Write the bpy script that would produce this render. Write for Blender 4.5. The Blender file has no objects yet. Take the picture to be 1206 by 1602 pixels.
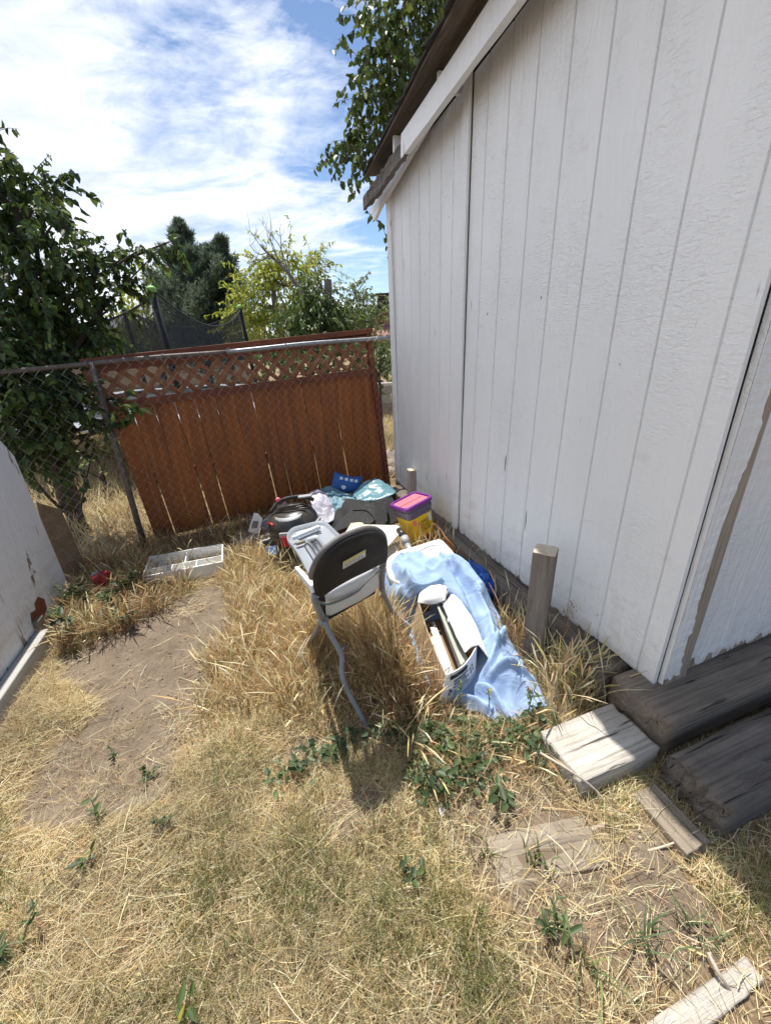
import bpy, math, random
import numpy as np
from mathutils import Vector, Matrix, noise as mnoise
R = math.radians
random.seed(7); rng = np.random.default_rng(7)
scene = bpy.context.scene
COL = scene.collection
V = lambda *a: np.array(a, float)

# ------------------------------------------------------------------ camera
W0, H0 = 1206, 1602
FPX = 640.; PITCH = R(23.1); ROLL = R(2.56); CH = 1.5
_R0 = V(1,0,0); _U0 = V(0,math.sin(PITCH),math.cos(PITCH)); FW = V(0,math.cos(PITCH),-math.sin(PITCH))
RT = math.cos(ROLL)*_R0 - math.sin(ROLL)*_U0
UP = math.sin(ROLL)*_R0 + math.cos(ROLL)*_U0
CAM = V(0,0,CH)
def ray(x,y): return FW + RT*((x-603)/FPX) - UP*((y-801)/FPX)
def onz(x,y,z=0.):
    d = ray(x,y); return CAM + d*((z-CH)/d[2])
def aty(x,y,Y):
    d = ray(x,y); return CAM + d*(Y/d[1])
def onpl(x,y,p,n):
    d = ray(x,y); return CAM + d*(np.dot(p-CAM,n)/np.dot(d,n))
cd = bpy.data.cameras.new('camera'); cam = bpy.data.objects.new('camera', cd); COL.objects.link(cam)
m = Matrix(((RT[0],UP[0],-FW[0],0),(RT[1],UP[1],-FW[1],0),(RT[2],UP[2],-FW[2],CH),(0,0,0,1)))
cam.matrix_world = m
cd.sensor_fit = 'VERTICAL'; cd.sensor_height = 24; cd.sensor_width = 24*W0/H0
cd.lens = FPX/H0*24; cd.clip_start = .02; cd.clip_end = 2000
scene.camera = cam

# ------------------------------------------------------------------ shed frame
WA = V(1.02,1.2,0); DR = V(-.319,.948,0); DR /= np.linalg.norm(DR); NR = V(DR[1],-DR[0],0)
def shed(s, off, z): return WA + DR*s + NR*off + V(0,0,z)     # s along the wall, off to the right of it
# fence frame
FA = onz(228,860); FB = onz(622,765); FD = (FB-FA)/np.linalg.norm(FB-FA); FN = V(FD[1],-FD[0],0)   # FN points to the camera side

# ------------------------------------------------------------------ materials
MATS = {}
def _new(name):
    mt = bpy.data.materials.new(name); mt.use_nodes = True
    nt = mt.node_tree; b = nt.nodes['Principled BSDF']; MATS[name] = mt
    return mt, nt, nt.nodes, nt.links, b
def _coord(nt, scale=(1,1,1), kind='Object', rot=(0,0,0)):
    t = nt.nodes.new('ShaderNodeTexCoord'); mp = nt.nodes.new('ShaderNodeMapping')
    mp.inputs['Scale'].default_value = scale; mp.inputs['Rotation'].default_value = rot
    nt.links.new(t.outputs[kind], mp.inputs['Vector']); return mp.outputs['Vector']
def _noise(nt, vec, scale, detail=6, rough=.6, dist=0):
    n = nt.nodes.new('ShaderNodeTexNoise'); n.inputs['Scale'].default_value = scale
    n.inputs['Detail'].default_value = detail; n.inputs['Roughness'].default_value = rough
    n.inputs['Distortion'].default_value = dist
    nt.links.new(vec, n.inputs['Vector']); return n.outputs['Fac']
def _ramp(nt, fac, stops, interp='LINEAR'):
    r = nt.nodes.new('ShaderNodeValToRGB'); r.color_ramp.interpolation = interp
    e = r.color_ramp.elements
    while len(e) < len(stops): e.new(.5)
    for k,(p,c) in enumerate(stops):
        e[k].position = p; e[k].color = (c,c,c,1) if isinstance(c,(int,float)) else (*c,1)
    nt.links.new(fac, r.inputs['Fac']); return r.outputs['Color']
def _mix(nt, fac, a, b, mode='MIX'):
    n = nt.nodes.new('ShaderNodeMix'); n.data_type = 'RGBA'; n.blend_type = mode
    for s,v in ((0,fac),(6,a),(7,b)):
        if hasattr(v,'node'): nt.links.new(v, n.inputs[s])
        elif s == 0: n.inputs[0].default_value = v
        else: n.inputs[s].default_value = (*v,1)
    return n.outputs[2]
def _math(nt, op, a, b=None):
    n = nt.nodes.new('ShaderNodeMath'); n.operation = op
    for k,v in ((0,a),(1,b)):
        if v is None: continue
        if hasattr(v,'node'): nt.links.new(v, n.inputs[k])
        else: n.inputs[k].default_value = v
    return n.outputs[0]
def _bump(nt, b, h, strength=.3, dist=.01, prev=None):
    n = nt.nodes.new('ShaderNodeBump'); n.inputs['Strength'].default_value = strength; n.inputs['Distance'].default_value = dist
    nt.links.new(h, n.inputs['Height'])
    if prev is not None: nt.links.new(prev, n.inputs['Normal'])
    nt.links.new(n.outputs['Normal'], b.inputs['Normal']); return n.outputs['Normal']

def plain(name, c, rough=.5, var=.12, scale=14, bump=.15, dirt=0., dirtc=(.22,.16,.1), metal=0, spec=.5, stretch=(1,1,1), bdist=.004):
    mt,nt,N,L,b = _new(name)
    vec = _coord(nt, stretch); f = _noise(nt, vec, scale)
    c1 = tuple(min(1,x*(1-var)) for x in c); c2 = tuple(min(1,x*(1+var)) for x in c)
    col = _ramp(nt, f, [(.3,c1),(.7,c2)])
    if dirt:
        g = _noise(nt, vec, scale*.35, 8, .7)
        g = _ramp(nt, g, [(.62-dirt*.3,0.),(.78-dirt*.2,dirt)])
        col = _mix(nt, g, col, dirtc)
    L.new(col, b.inputs['Base Color']); b.inputs['Roughness'].default_value = rough
    b.inputs['Metallic'].default_value = metal; b.inputs['Specular IOR Level'].default_value = spec
    if bump: _bump(nt, b, _noise(nt, vec, scale*3), bump, bdist)
    return mt
def oldwood(name, c1, c2, dark, axis=0, sc=1., rough=.85, crack=.5, bdist=.006, bump=.8):
    """weathered timber, grain along the local axis"""
    mt,nt,N,L,b = _new(name)
    s = [30*sc]*3; s[axis] = 1.6*sc
    vec = _coord(nt, tuple(s)); f = _noise(nt, vec, 1.0, 8, .65, .6)
    base = _ramp(nt, f, [(.28,c1),(.72,c2)])
    s2 = [9*sc]*3; s2[axis] = .7*sc
    big = _noise(nt, _coord(nt, tuple(s2)), 1.0, 5, .6, .8)
    base = _mix(nt, _ramp(nt, big, [(.35,.0),(.7,.55)]), base, c1)
    s3 = [55*sc]*3; s3[axis] = 2.2*sc
    cr = _noise(nt, _coord(nt, tuple(s3)), 1.0, 3, .5, .3)
    fine = _noise(nt, _coord(nt, tuple((110*sc if q!=axis else 2.6*sc) for q in range(3))), 1.0, 4, .7, .2)
    base = _mix(nt, _ramp(nt, fine, [(.34,.5),(.50,0.)]), base, dark)
    crm = _ramp(nt, cr, [(.30,crack),(.35,0.)])
    col = _mix(nt, crm, base, dark)
    patch = _noise(nt, _coord(nt), 3.5*sc, 6, .65)
    col = _mix(nt, _ramp(nt, patch, [(.45,.0),(.75,.45)]), col, tuple(x*.55 for x in c1))
    L.new(col, b.inputs['Base Color']); b.inputs['Roughness'].default_value = rough
    h = _math(nt, 'SUBTRACT', _math(nt,'ADD',f,_math(nt,'MULTIPLY',fine,.6)), _math(nt, 'MULTIPLY', crm, 1.5))
    _bump(nt, b, h, bump, bdist); return mt

def siding(name, peel_z=None, peel=.5, edge=0):
    """white painted embossed siding, grain vertical, old paint lost near the bottom"""
    mt,nt,N,L,b = _new(name)
    t = _coord(nt)
    sep = N.new('ShaderNodeSeparateXYZ'); L.new(t, sep.inputs[0])
    tone = _noise(nt, _coord(nt,(2,2,.5)), 1.3, 5, .6)
    col = _ramp(nt, tone, [(.3,(.725,.74,.745)),(.7,(.79,.80,.80))])
    # faint grime streaks
    st = _noise(nt, _coord(nt,(14,14,.8)), 1., 6, .7)
    col = _mix(nt, _ramp(nt, st, [(.60,0.),(.85,.18)]), col, (.50,.48,.44))
    if peel_z is not None:
        sp_ = _math(nt,'ADD', _noise(nt,_coord(nt,(3,3,6)),2.,8,.7), _math(nt,'MULTIPLY', _math(nt,'MAXIMUM',_math(nt,'SUBTRACT', .62, sep.outputs['Z']),0.), .42))
        col = _mix(nt, _ramp(nt, sp_, [(.60,0.),(.80,.42)]), col, (.40,.35,.29))
    # thin cracks along the grain
    ck = _noise(nt, _coord(nt,(46,46,3.0)), 1., 2, .5, .2)
    gate = _noise(nt, _coord(nt,(6,6,1.7)), 1.3, 4, .6)
    ckm = _math(nt,'MULTIPLY', _ramp(nt, ck, [(.27,1.),(.31,0.)]), _ramp(nt, gate, [(.55,0.),(.60,1.)]))
    col = _mix(nt, ckm, col, (.10,.085,.07))
    # nail holes and knots
    vo = N.new('ShaderNodeTexVoronoi'); vo.inputs['Scale'].default_value = 5.2; vo.inputs['Randomness'].default_value = 1
    L.new(_coord(nt,(1,1,.55)), vo.inputs['Vector'])
    hole = _ramp(nt, vo.outputs['Distance'], [(.016,1.),(.026,0.)])
    col = _mix(nt, hole, col, (.06,.05,.045))
    # peeling
    if peel_z is not None:
        pz = _math(nt,'MULTIPLY', _math(nt,'SUBTRACT', peel_z, sep.outputs['Z']), 5.)
        pz = _math(nt,'MAXIMUM', _math(nt,'MINIMUM', pz, .30), -.28)
        pn = _noise(nt, _coord(nt,(22,22,5)), 1., 6, .65, .4)
        pm = _ramp(nt, _math(nt,'ADD', pn, pz), [(.70,0.),(.715,1.)])
        col = _mix(nt, pm, col, _ramp(nt, _noise(nt,_coord(nt,(60,60,4)),1.,5), [(.3,(.16,.12,.09)),(.7,(.40,.33,.25))]))
    L.new(col, b.inputs['Base Color'])
    b.inputs['Roughness'].default_value = .38; b.inputs['Specular IOR Level'].default_value = .5
    # embossed grain
    w = N.new('ShaderNodeTexWave'); w.wave_type = 'BANDS'; w.bands_direction = 'X'
    w.inputs['Scale'].default_value = 5; w.inputs['Distortion'].default_value = 26; w.inputs['Detail'].default_value = 3; w.inputs['Detail Scale'].default_value = .55
    L.new(_coord(nt,(1.6,1.6,.55)), w.inputs['Vector'])
    g1 = _noise(nt, _coord(nt,(60,60,9)), 1., 5, .6, .5)
    g2 = _noise(nt, _coord(nt,(30,30,75)), 1., 3, .5, 1.2)
    gm_ = _ramp(nt, _noise(nt,_coord(nt,(3,3,1.6)),1.,4,.6), [(.42,0.),(.62,1.)])
    h = _math(nt,'ADD', _math(nt,'MULTIPLY', w.outputs['Fac'], .16), _math(nt,'ADD', _math(nt,'MULTIPLY',g1,.75), _math(nt,'MULTIPLY', _math(nt,'MULTIPLY',g2,gm_), 1.5)))
    if peel_z is not None: h = _math(nt,'SUBTRACT', h, _math(nt,'MULTIPLY', pm, .9))
    n1 = _bump(nt, b, h, .75, .006)
    _bump(nt, b, _noise(nt,_coord(nt,(1,1,.4)),2.2,2), .35, .03, n1)
    return mt

def attrmat(name, rough=.8, transl=.35, sheen=0, spec=.2):
    """base colour from the mesh attribute 'tint' (the colour of each blade or leaf)"""
    mt,nt,N,L,b = _new(name)
    a = N.new('ShaderNodeAttribute'); a.attribute_name = 'tint'
    L.new(a.outputs['Color'], b.inputs['Base Color']); b.inputs['Roughness'].default_value = rough
    b.inputs['Specular IOR Level'].default_value = spec
    if transl:
        tr = N.new('ShaderNodeBsdfTranslucent'); L.new(a.outputs['Color'], tr.inputs['Color'])
        mx = N.new('ShaderNodeMixShader'); mx.inputs[0].default_value = transl
        L.new(b.outputs[0], mx.inputs[1]); L.new(tr.outputs[0], mx.inputs[2])
        L.new(mx.outputs[0], N['Material Output'].inputs['Surface'])
    return mt

siding('siding_paint', .225); siding('trim_paint', .24); siding('front_paint', .27)
siding('old_panel_paint', .12); siding('sill_paint', None); plain('shaded_white', (.42,.41,.38), .8, .12, 12, .4, .6, (.2,.16,.12), stretch=(.3,3,3))
GRASSM = attrmat('grass_blades', .6, .35, spec=.35); LEAFM = attrmat('leaf_surface', .48, .38, spec=.45)
NEEDLEM = attrmat('needle_surface', .6, .38)
oldwood('tie_wood', (.135,.108,.083), (.30,.25,.195), (.022,.017,.012), 0, 1.0, crack=.8, bdist=.009)
oldwood('tie_dark', (.095,.080,.067), (.25,.212,.175), (.012,.010,.008), 0, 1.0, crack=.9, bdist=.012)
oldwood('block_wood', (.40,.36,.30), (.66,.62,.55), (.05,.04,.03), 0, .8, crack=.8, bdist=.010, bump=1)
oldwood('plank_wood', (.20,.16,.115), (.38,.32,.24), (.04,.03,.022), 0, 1.0, crack=.7)
oldwood('post_wood', (.125,.105,.085), (.27,.235,.195), (.03,.022,.016), 2, .9, crack=.5)
oldwood('stub_wood', (.34,.27,.24), (.55,.46,.42), (.06,.04,.03), 2, 1.0, crack=.5)
oldwood('cedar_board', (.18,.046,.005), (.45,.142,.016), (.05,.012,.003), 2, .55, .62, crack=.35, bdist=.003, bump=.4)
oldwood('cedar_frame', (.12,.028,.008), (.24,.062,.016), (.03,.008,.004), 0, .55, .62, crack=.35, bdist=.003, bump=.4)
oldwood('bare_wood', (.30,.25,.19), (.50,.43,.34), (.06,.045,.03), 2, 1.2, crack=.6)
oldwood('lattice_wood', (.19,.07,.025), (.38,.17,.07), (.07,.03,.012), 2, .8, .7, crack=.3, bdist=.002, bump=.3)
oldwood('roof_wood', (.05,.038,.028), (.17,.125,.085), (.012,.01,.008), 0, .8, crack=.6)
oldwood('rot_wood', (.07,.06,.052), (.24,.21,.18), (.02,.016,.012), 0, 1., crack=.95, bdist=.012)
oldwood('plywood_brown', (.13,.085,.05), (.27,.185,.115), (.03,.02,.012), 0, .55, crack=.5)
oldwood('bark', (.035,.027,.021), (.11,.088,.07), (.01,.008,.006), 2, .8, crack=.8, bdist=.012)
plain('bark_grey', (.16,.14,.12), .9, .4, 20, .5)
plain('end_grain', (.50,.43,.33), .9, .3, 60, .8)
plain('galvanised', (.30,.31,.33), .45, .25, 30, .1, .4, (.16,.13,.11), metal=.7)
plain('dark_pipe', (.13,.105,.09), .65, .35, 25, .2, metal=.3)
plain('wire', (.36,.35,.34), .4, .3, 30, 0, metal=.75)
plain('shingle', (.035,.033,.03), .95, .4, 30, .8)
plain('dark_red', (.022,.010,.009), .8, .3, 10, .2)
plain('dark_void', (.02,.014,.012), .9, .3, 10, .2)
plain('chair_fabric', (.010,.0078,.0072), .75, .25, 22, .3, .35, (.075,.062,.05))
plain('chair_piping', (.14,.128,.12), .6, .2, 30, .2)
plain('chair_liner', (.66,.66,.66), .55, .06, 8, .3, .25, (.45,.42,.38), bdist=.006)
plain('chair_strap', (.17,.18,.19), .7, .15, 60, .4)
plain('chair_tube', (.21,.22,.235), .42, .15, 20, .1, .5, (.20,.16,.12))
plain('tray_grey', (.29,.315,.345), .38, .06, 10, .05, .3, (.25,.22,.18))
plain('tray_light', (.72,.74,.76), .4, .05, 10, .05)
plain('paper', (.72,.71,.66), .7, .06, 20, .1)
plain('label_yellow', (.75,.60,.12), .6, .1, 20, 0)
plain('print_ink', (.05,.045,.05), .7, .2, 20, 0)
plain('vac_black', (.022,.022,.024), .32, .25, 15, .08, .55, (.14,.115,.085))
plain('vac_drum', (.04,.034,.030), .5, .2, 15, .08, .7, (.20,.165,.125))
plain('vac_red', (.42,.012,.022), .34, .12, 15, .05, .3)
plain('vac_grey', (.34,.35,.36), .4, .15, 15, .05, .4)
plain('tub_pink', (.80,.16,.20), .4, .12, 8, .05, .3, (.80,.55,.45))
plain('tub_purple', (.16,.03,.24), .38, .15, 12, .05)
plain('tub_grey', (.115,.105,.145), .42, .15, 12, .05, .3)
plain('cup_blue', (.16,.28,.62), .35, .2, 40, .2, .4, (.7,.72,.8))
plain('wipes_blue', (.010,.10,.36), .3, .2, 14, .5, bdist=.01)
plain('white_print', (.70,.75,.80), .5, .05, 20, 0)
plain('teal_cloth', (.115,.235,.285), .5, .15, 9, .5, bdist=.012)
plain('teal_plastic', (.125,.25,.295), .18, .12, 9, .5, bdist=.012)
plain('lilac_bag', (.46,.45,.52), .4, .12, 16, .6, .3, (.35,.3,.28), bdist=.012)
plain('black_cloth', (.008,.008,.009), .8, .3, 20, .4)
plain('mat_grey', (.042,.042,.042), .88, .3, 160, .5, .3, (.30,.27,.22))
plain('beige_board', (.72,.68,.56), .85, .08, 30, .5, .3, (.42,.36,.27))
plain('beige_cork', (.66,.56,.36), .85, .12, 60, .6)
plain('card_tan', (.44,.25,.105), .8, .12, 16, .3)
plain('card_brown', (.26,.165,.085), .85, .15, 12, .2)
plain('card_white', (.80,.79,.75), .75, .05, 16, .25, .3, (.45,.40,.34))
plain('lid_white', (.80,.81,.82), .35, .03, 10, .05, .3, (.55,.5,.42))
plain('rack_white', (.78,.78,.76), .45, .05, 10, .1, .4, (.48,.40,.3))
plain('slat_white', (.66,.65,.68), .45, .06, 10, .05)
plain('strip_grey', (.26,.27,.28), .6, .15, 14, .1, .5, (.3,.25,.2))
plain('blue_bag', (.012,.10,.46), .22, .3, 22, .9, bdist=.02)
plain('tube_silver', (.50,.52,.54), .3, .1, 14, .05, metal=.5)
plain('red_can', (.40,.012,.03), .35, .3, 30, .4)
plain('concrete', (.34,.32,.29), .9, .2, 20, .5)
plain('rock', (.26,.22,.18), .9, .25, 14, .8)
plain('house_wall', (.30,.20,.165), .85, .1, 6, .2, stretch=(1,1,8))
plain('house_roof', (.27,.14,.115), .9, .2, 12, .4)
plain('soot_black', (.012,.012,.012), .7, .2, 10, 0)
plain('foam_black', (.012,.012,.014), .7, .2, 10, .1)
plain('mat_black', (.055,.06,.068), .8, .2, 8, .1)
plain('pad_white', (.60,.63,.68), .5, .12, 8, .2, .4)
plain('twig_pale', (.45,.38,.30), .85, .2, 30, .3)
plain('petal_white', (.8,.8,.82), .6, .03, 10, 0)

def tarpmat():
    mt,nt,N,L,b = _new('tarp_blue')
    f = _noise(nt,_coord(nt),5,5)
    col = _ramp(nt,f,[(.3,(.255,.365,.56)),(.7,(.335,.45,.645))])
    d = _noise(nt,_coord(nt),11,8,.75)
    col = _mix(nt,_ramp(nt,d,[(.60,0.),(.72,.5)]),col,(.42,.38,.34))
    L.new(col,b.inputs['Base Color']); b.inputs['Roughness'].default_value=.8; b.inputs['Specular IOR Level'].default_value=.2
    _bump(nt,b,_noise(nt,_coord(nt),9,4,.55,1.2),.55,.02)
    return mt
tarpmat()
def netmat():
    mt,nt,N,L,b = _new('net_black')
    b.inputs['Base Color'].default_value=(.025,.027,.03,1); b.inputs['Roughness'].default_value=.8
    tr=N.new('ShaderNodeBsdfTransparent'); mx=N.new('ShaderNodeMixShader')
    f=_noise(nt,_coord(nt),1.2,3); fac=_ramp(nt,f,[(.3,.52),(.7,.66)])
    L.new(fac,mx.inputs[0]); L.new(tr.outputs[0],mx.inputs[1]); L.new(b.outputs[0],mx.inputs[2])
    L.new(mx.outputs[0],N['Material Output'].inputs['Surface'])
netmat()
def labelmat():
    """yellow tub label fading to a white lower half (print of the label itself)"""
    mt,nt,N,L,b = _new('tub_label')
    t=N.new('ShaderNodeTexCoord'); s=N.new('ShaderNodeSeparateXYZ'); L.new(t.outputs['Object'],s.inputs[0])
    zz=_math(nt,'ADD',s.outputs['Z'],_math(nt,'MULTIPLY',_math(nt,'ABSOLUTE',s.outputs['X']),.9))
    col=_ramp(nt,_math(nt,'MULTIPLY',zz,4.),[(.30,(.72,.70,.72)),(.55,(.85,.60,.03)),(.9,(.82,.56,.02))])
    L.new(col,b.inputs['Base Color']); b.inputs['Roughness'].default_value=.4
labelmat()
def corrmat():
    mt,nt,N,L,b = _new('corrugated')
    w=N.new('ShaderNodeTexWave'); w.inputs['Scale'].default_value=34; w.inputs['Distortion'].default_value=.6; w.bands_direction='X'
    L.new(_coord(nt),w.inputs['Vector'])
    col=_ramp(nt,w.outputs['Fac'],[(.2,(.36,.26,.15)),(.8,(.52,.39,.25))])
    L.new(col,b.inputs['Base Color']); b.inputs['Roughness'].default_value=.85
    _bump(nt,b,w.outputs['Fac'],.6,.003)
corrmat()
def peelmat():
    """the old leaning panel: white paint, brown rust-red and bare wood patches"""
    mt=MATS['old_panel_paint']; nt=mt.node_tree; b=nt.nodes['Principled BSDF']
    src=b.inputs['Base Color'].links[0].from_socket
    a=_coord(nt,(5,5,1.3)); n=_noise(nt,a,1.0,7,.7,.6)
    m1=_ramp(nt,n,[(.645,0.),(.655,1.)])
    c=_mix(nt,m1,src,_ramp(nt,_noise(nt,_coord(nt,(40,40,4)),1.,4),[(.3,(.13,.10,.085)),(.7,(.30,.25,.2))]))
    nt.links.new(c,b.inputs['Base Color']); b.inputs['Roughness'].default_value=.6
peelmat()

def groundmat():
    mt,nt,N,L,b=_new('earth')
    a=N.new('ShaderNodeAttribute'); a.attribute_name='bare'
    co=_coord(nt)
    n1=_noise(nt,co,7,8,.65); n2=_noise(nt,co,55,6,.7)
    dirt=_ramp(nt,n1,[(.3,(.150,.113,.080)),(.7,(.262,.208,.152))])
    dirt=_mix(nt,_ramp(nt,n2,[(.45,0.),(.7,.35)]),dirt,(.22,.16,.11))
    duff=_ramp(nt,n2,[(.3,(.10,.068,.038)),(.5,(.23,.165,.095)),(.74,(.44,.34,.2))])
    k=_math(nt,'ADD',a.outputs['Fac'],_math(nt,'MULTIPLY',_math(nt,'SUBTRACT',_noise(nt,co,18,6,.7),.5),.9))
    L.new(_mix(nt,_ramp(nt,k,[(.4,0.),(.6,1.)]),duff,dirt),b.inputs['Base Color'])
    b.inputs['Roughness'].default_value=.95; b.inputs['Specular IOR Level'].default_value=.15
    h=_math(nt,'ADD',_noise(nt,co,24,8,.7),_math(nt,'MULTIPLY',n2,.5))
    _bump(nt,b,h,.8,.02)
groundmat()

# ------------------------------------------------------------------ mesh helpers
class MB:
    def __init__(s): s.v=[]; s.f=[]
    def add(s, vs, fs):
        o=len(s.v); s.v.extend([tuple(map(float,q)) for q in vs]); s.f.extend([tuple(i+o for i in f) for f in fs]); return s
    def box(s, c, size, ax=None, jit=0.):
        """box centred at c with half axes along ax (3 unit vectors)"""
        ax = ax if ax is not None else (V(1,0,0),V(0,1,0),V(0,0,1)); c=V(*c)
        vs=[]
        for dx in (-.5,.5):
            for dy in (-.5,.5):
                for dz in (-.5,.5):
                    vs.append(c+ax[0]*dx*size[0]+ax[1]*dy*size[1]+ax[2]*dz*size[2]+(rng.normal(0,jit,3) if jit else 0))
        return s.add(vs,[(0,1,3,2),(4,6,7,5),(0,4,5,1),(2,3,7,6),(0,2,6,4),(1,5,7,3)])
    def tube(s, pts, r, n=8, cap=True):
        pts=[V(*p) for p in pts]; k=len(pts)
        rs=r if hasattr(r,'__len__') else [r]*k
        prev=None; vs=[]
        for i,p in enumerate(pts):
            t=pts[min(i+1,k-1)]-pts[max(i-1,0)]; t=t/(np.linalg.norm(t)+1e-9)
            if prev is None:
                a=V(0,0,1) if abs(t[2])<.9 else V(1,0,0); u=np.cross(t,a)
            else: u=prev-t*np.dot(prev,t)
            u/=np.linalg.norm(u)+1e-9; prev=u; w=np.cross(t,u)
            for j in range(n):
                an=2*math.pi*j/n; vs.append(p+(u*math.cos(an)+w*math.sin(an))*rs[i])
        fs=[(i*n+j,i*n+(j+1)%n,(i+1)*n+(j+1)%n,(i+1)*n+j) for i in range(k-1) for j in range(n)]
        if cap: fs+= [tuple(range(n))[::-1], tuple((k-1)*n+j for j in range(n))]
        return s.add(vs,fs)
    def prism(s, poly, vec):
        """polygon (3-D points) extruded by vec"""
        poly=[V(*p) for p in poly]; n=len(poly); vec=V(*vec)
        return s.add(poly+[p+vec for p in poly],[tuple(range(n))[::-1],tuple(range(n,2*n))]+[(i,(i+1)%n,n+(i+1)%n,n+i) for i in range(n)])
    def lathe(s, c, prof, n=28, ax=None, squash=1.):
        """profile of (r,z) about an axis"""
        ax=ax if ax is not None else (V(1,0,0),V(0,1,0),V(0,0,1)); c=V(*c); vs=[]
        for r,z in prof:
            for j in range(n):
                a=2*math.pi*j/n; vs.append(c+ax[0]*r*math.cos(a)+ax[1]*r*squash*math.sin(a)+ax[2]*z)
        k=len(prof)
        fs=[(i*n+j,i*n+(j+1)%n,(i+1)*n+(j+1)%n,(i+1)*n+j) for i in range(k-1) for j in range(n)]
        fs+=[tuple(range(n))[::-1],tuple((k-1)*n+j for j in range(n))]
        return s.add(vs,fs)
    def grid(s, P, close=False):
        """P: array rows x cols x 3"""
        r,c=P.shape[:2]
        return s.add(P.reshape(-1,3),[(i*c+j,i*c+j+1,(i+1)*c+j+1,(i+1)*c+j) for i in range(r-1) for j in range(c-1)])
    def build(s, name, mat, parent=None, smooth=False, bevel=0, solid=0, sub=0, loc=None):
        me=bpy.data.meshes.new(name); org=V(0,0,0)
        if parent is not None: org=V(*parent['_o'])
        elif loc is not None: org=V(*loc)
        me.from_pydata([tuple(V(*v)-org) for v in s.v],[],s.f); me.update()
        o=bpy.data.objects.new(name,me); COL.objects.link(o)
        me.materials.append(MATS[mat] if isinstance(mat,str) else mat)
        if parent is None: o.location=org
        else:
            o.parent=parent
        o['_o']=tuple(org)
        if smooth:
            for p in me.polygons: p.use_smooth=True
        if solid:
            md=o.modifiers.new('thick','SOLIDIFY'); md.thickness=solid; md.offset=0
        if sub:
            md=o.modifiers.new('sub','SUBSURF'); md.levels=sub; md.render_levels=sub
        if bevel:
            md=o.modifiers.new('bev','BEVEL'); md.width=bevel; md.segments=2; md.limit_method='ANGLE'
        return o
def tag(o,label=None,cat=None,group=None,kind=None):
    for k,v in (('label',label),('category',cat),('group',group),('kind',kind)):
        if v: o[k]=v
    return o
def empty(name,loc,label,cat,group=None):
    o=bpy.data.objects.new(name,None); COL.objects.link(o); o.location=tuple(map(float,loc)); o.empty_display_size=.1
    o['_o']=tuple(map(float,loc)); return tag(o,label,cat,group)
def unit(v): v=V(*v); return v/np.linalg.norm(v)
def spline(pts,n):
    pts=[V(*p) for p in pts]; P=[2*pts[0]-pts[1]]+pts+[2*pts[-1]-pts[-2]]; out=[]
    m_=len(pts)-1
    for i in range(n):
        t=i/(n-1)*m_; k=min(int(t),m_-1); u=t-k; a,b,c,d=P[k:k+4]
        out.append(.5*((2*b)+(-a+c)*u+(2*a-5*b+4*c-d)*u*u+(-a+3*b-3*c+d)*u**3))
    return np.array(out)
def patch(rows,nu,nv):
    """rows of control points -> smooth grid nu x nv"""
    rr=np.array([spline(r,nv) for r in rows])
    return np.stack([spline(list(rr[:,j]),nu) for j in range(nv)],1)
def crumple(P,amp,sc,seed=0,ridged=True):
    """real folds: displace grid points along +z and sideways with ridged noise"""
    Q=P.copy()
    for i in range(P.shape[0]):
        for j in range(P.shape[1]):
            p=Vector(P[i,j])*sc+Vector((seed,seed*.7,seed*.3))
            a=mnoise.noise(p); b=mnoise.noise(p*2.1+Vector((5,5,5)))
            h=(1-abs(a)*2.2)*.7+b*.5 if ridged else a+.4*b
            Q[i,j,2]+=amp*h; Q[i,j,0]+=amp*.4*b; Q[i,j,1]+=amp*.4*a
    return Q

def text(body,size,mat,name,parent,org,ax,ay,align='CENTER',depth=.0006):
    """flat lettering lying on the plane org + ax,ay"""
    cu=bpy.data.curves.new(name,'FONT'); cu.body=body; cu.size=size; cu.align_x=align; cu.extrude=depth; cu.resolution_u=3; cu.space_line=.85
    t=bpy.data.objects.new('tmp',cu); COL.objects.link(t)
    dg=bpy.context.evaluated_depsgraph_get(); me=bpy.data.meshes.new_from_object(t.evaluated_get(dg))
    bpy.data.objects.remove(t)
    az=np.cross(ax,ay); pl=V(*parent['_o'])
    for v in me.vertices:
        q=V(*org)+ax*v.co.x+ay*v.co.y+az*v.co.z-pl; v.co=tuple(q)
    me.materials.clear(); me.materials.append(MATS[mat]); me.name=name
    o=bpy.data.objects.new(name,me); COL.objects.link(o); o.parent=parent; o['_o']=parent['_o']; return o

# fast coloured triangle/quad soup
def soup(name,verts,quads,cols,mat,parent=None,smooth=False,loc=None):
    org=V(0,0,0)
    if parent is not None: org=V(*parent['_o'])
    elif loc is not None: org=V(*loc)
    me=bpy.data.meshes.new(name)
    nv,nq,k=len(verts),len(quads),quads.shape[1]
    me.vertices.add(nv); me.vertices.foreach_set('co',(verts-org).astype(np.float32).ravel())
    me.loops.add(nq*k); me.loops.foreach_set('vertex_index',quads.astype(np.int32).ravel())
    me.polygons.add(nq); me.polygons.foreach_set('loop_start',np.arange(0,nq*k,k,dtype=np.int32))
    me.update(calc_edges=True)
    at=me.attributes.new('tint','FLOAT_COLOR','POINT'); c4=np.ones((nv,4),np.float32); c4[:,:3]=cols
    at.data.foreach_set('color',c4.ravel())
    if smooth: me.polygons.foreach_set('use_smooth',np.ones(nq,bool))
    me.materials.append(mat)
    o=bpy.data.objects.new(name,me); COL.objects.link(o)
    if parent is not None: o.parent=parent
    else: o.location=org
    o['_o']=tuple(org)
    return o

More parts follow.
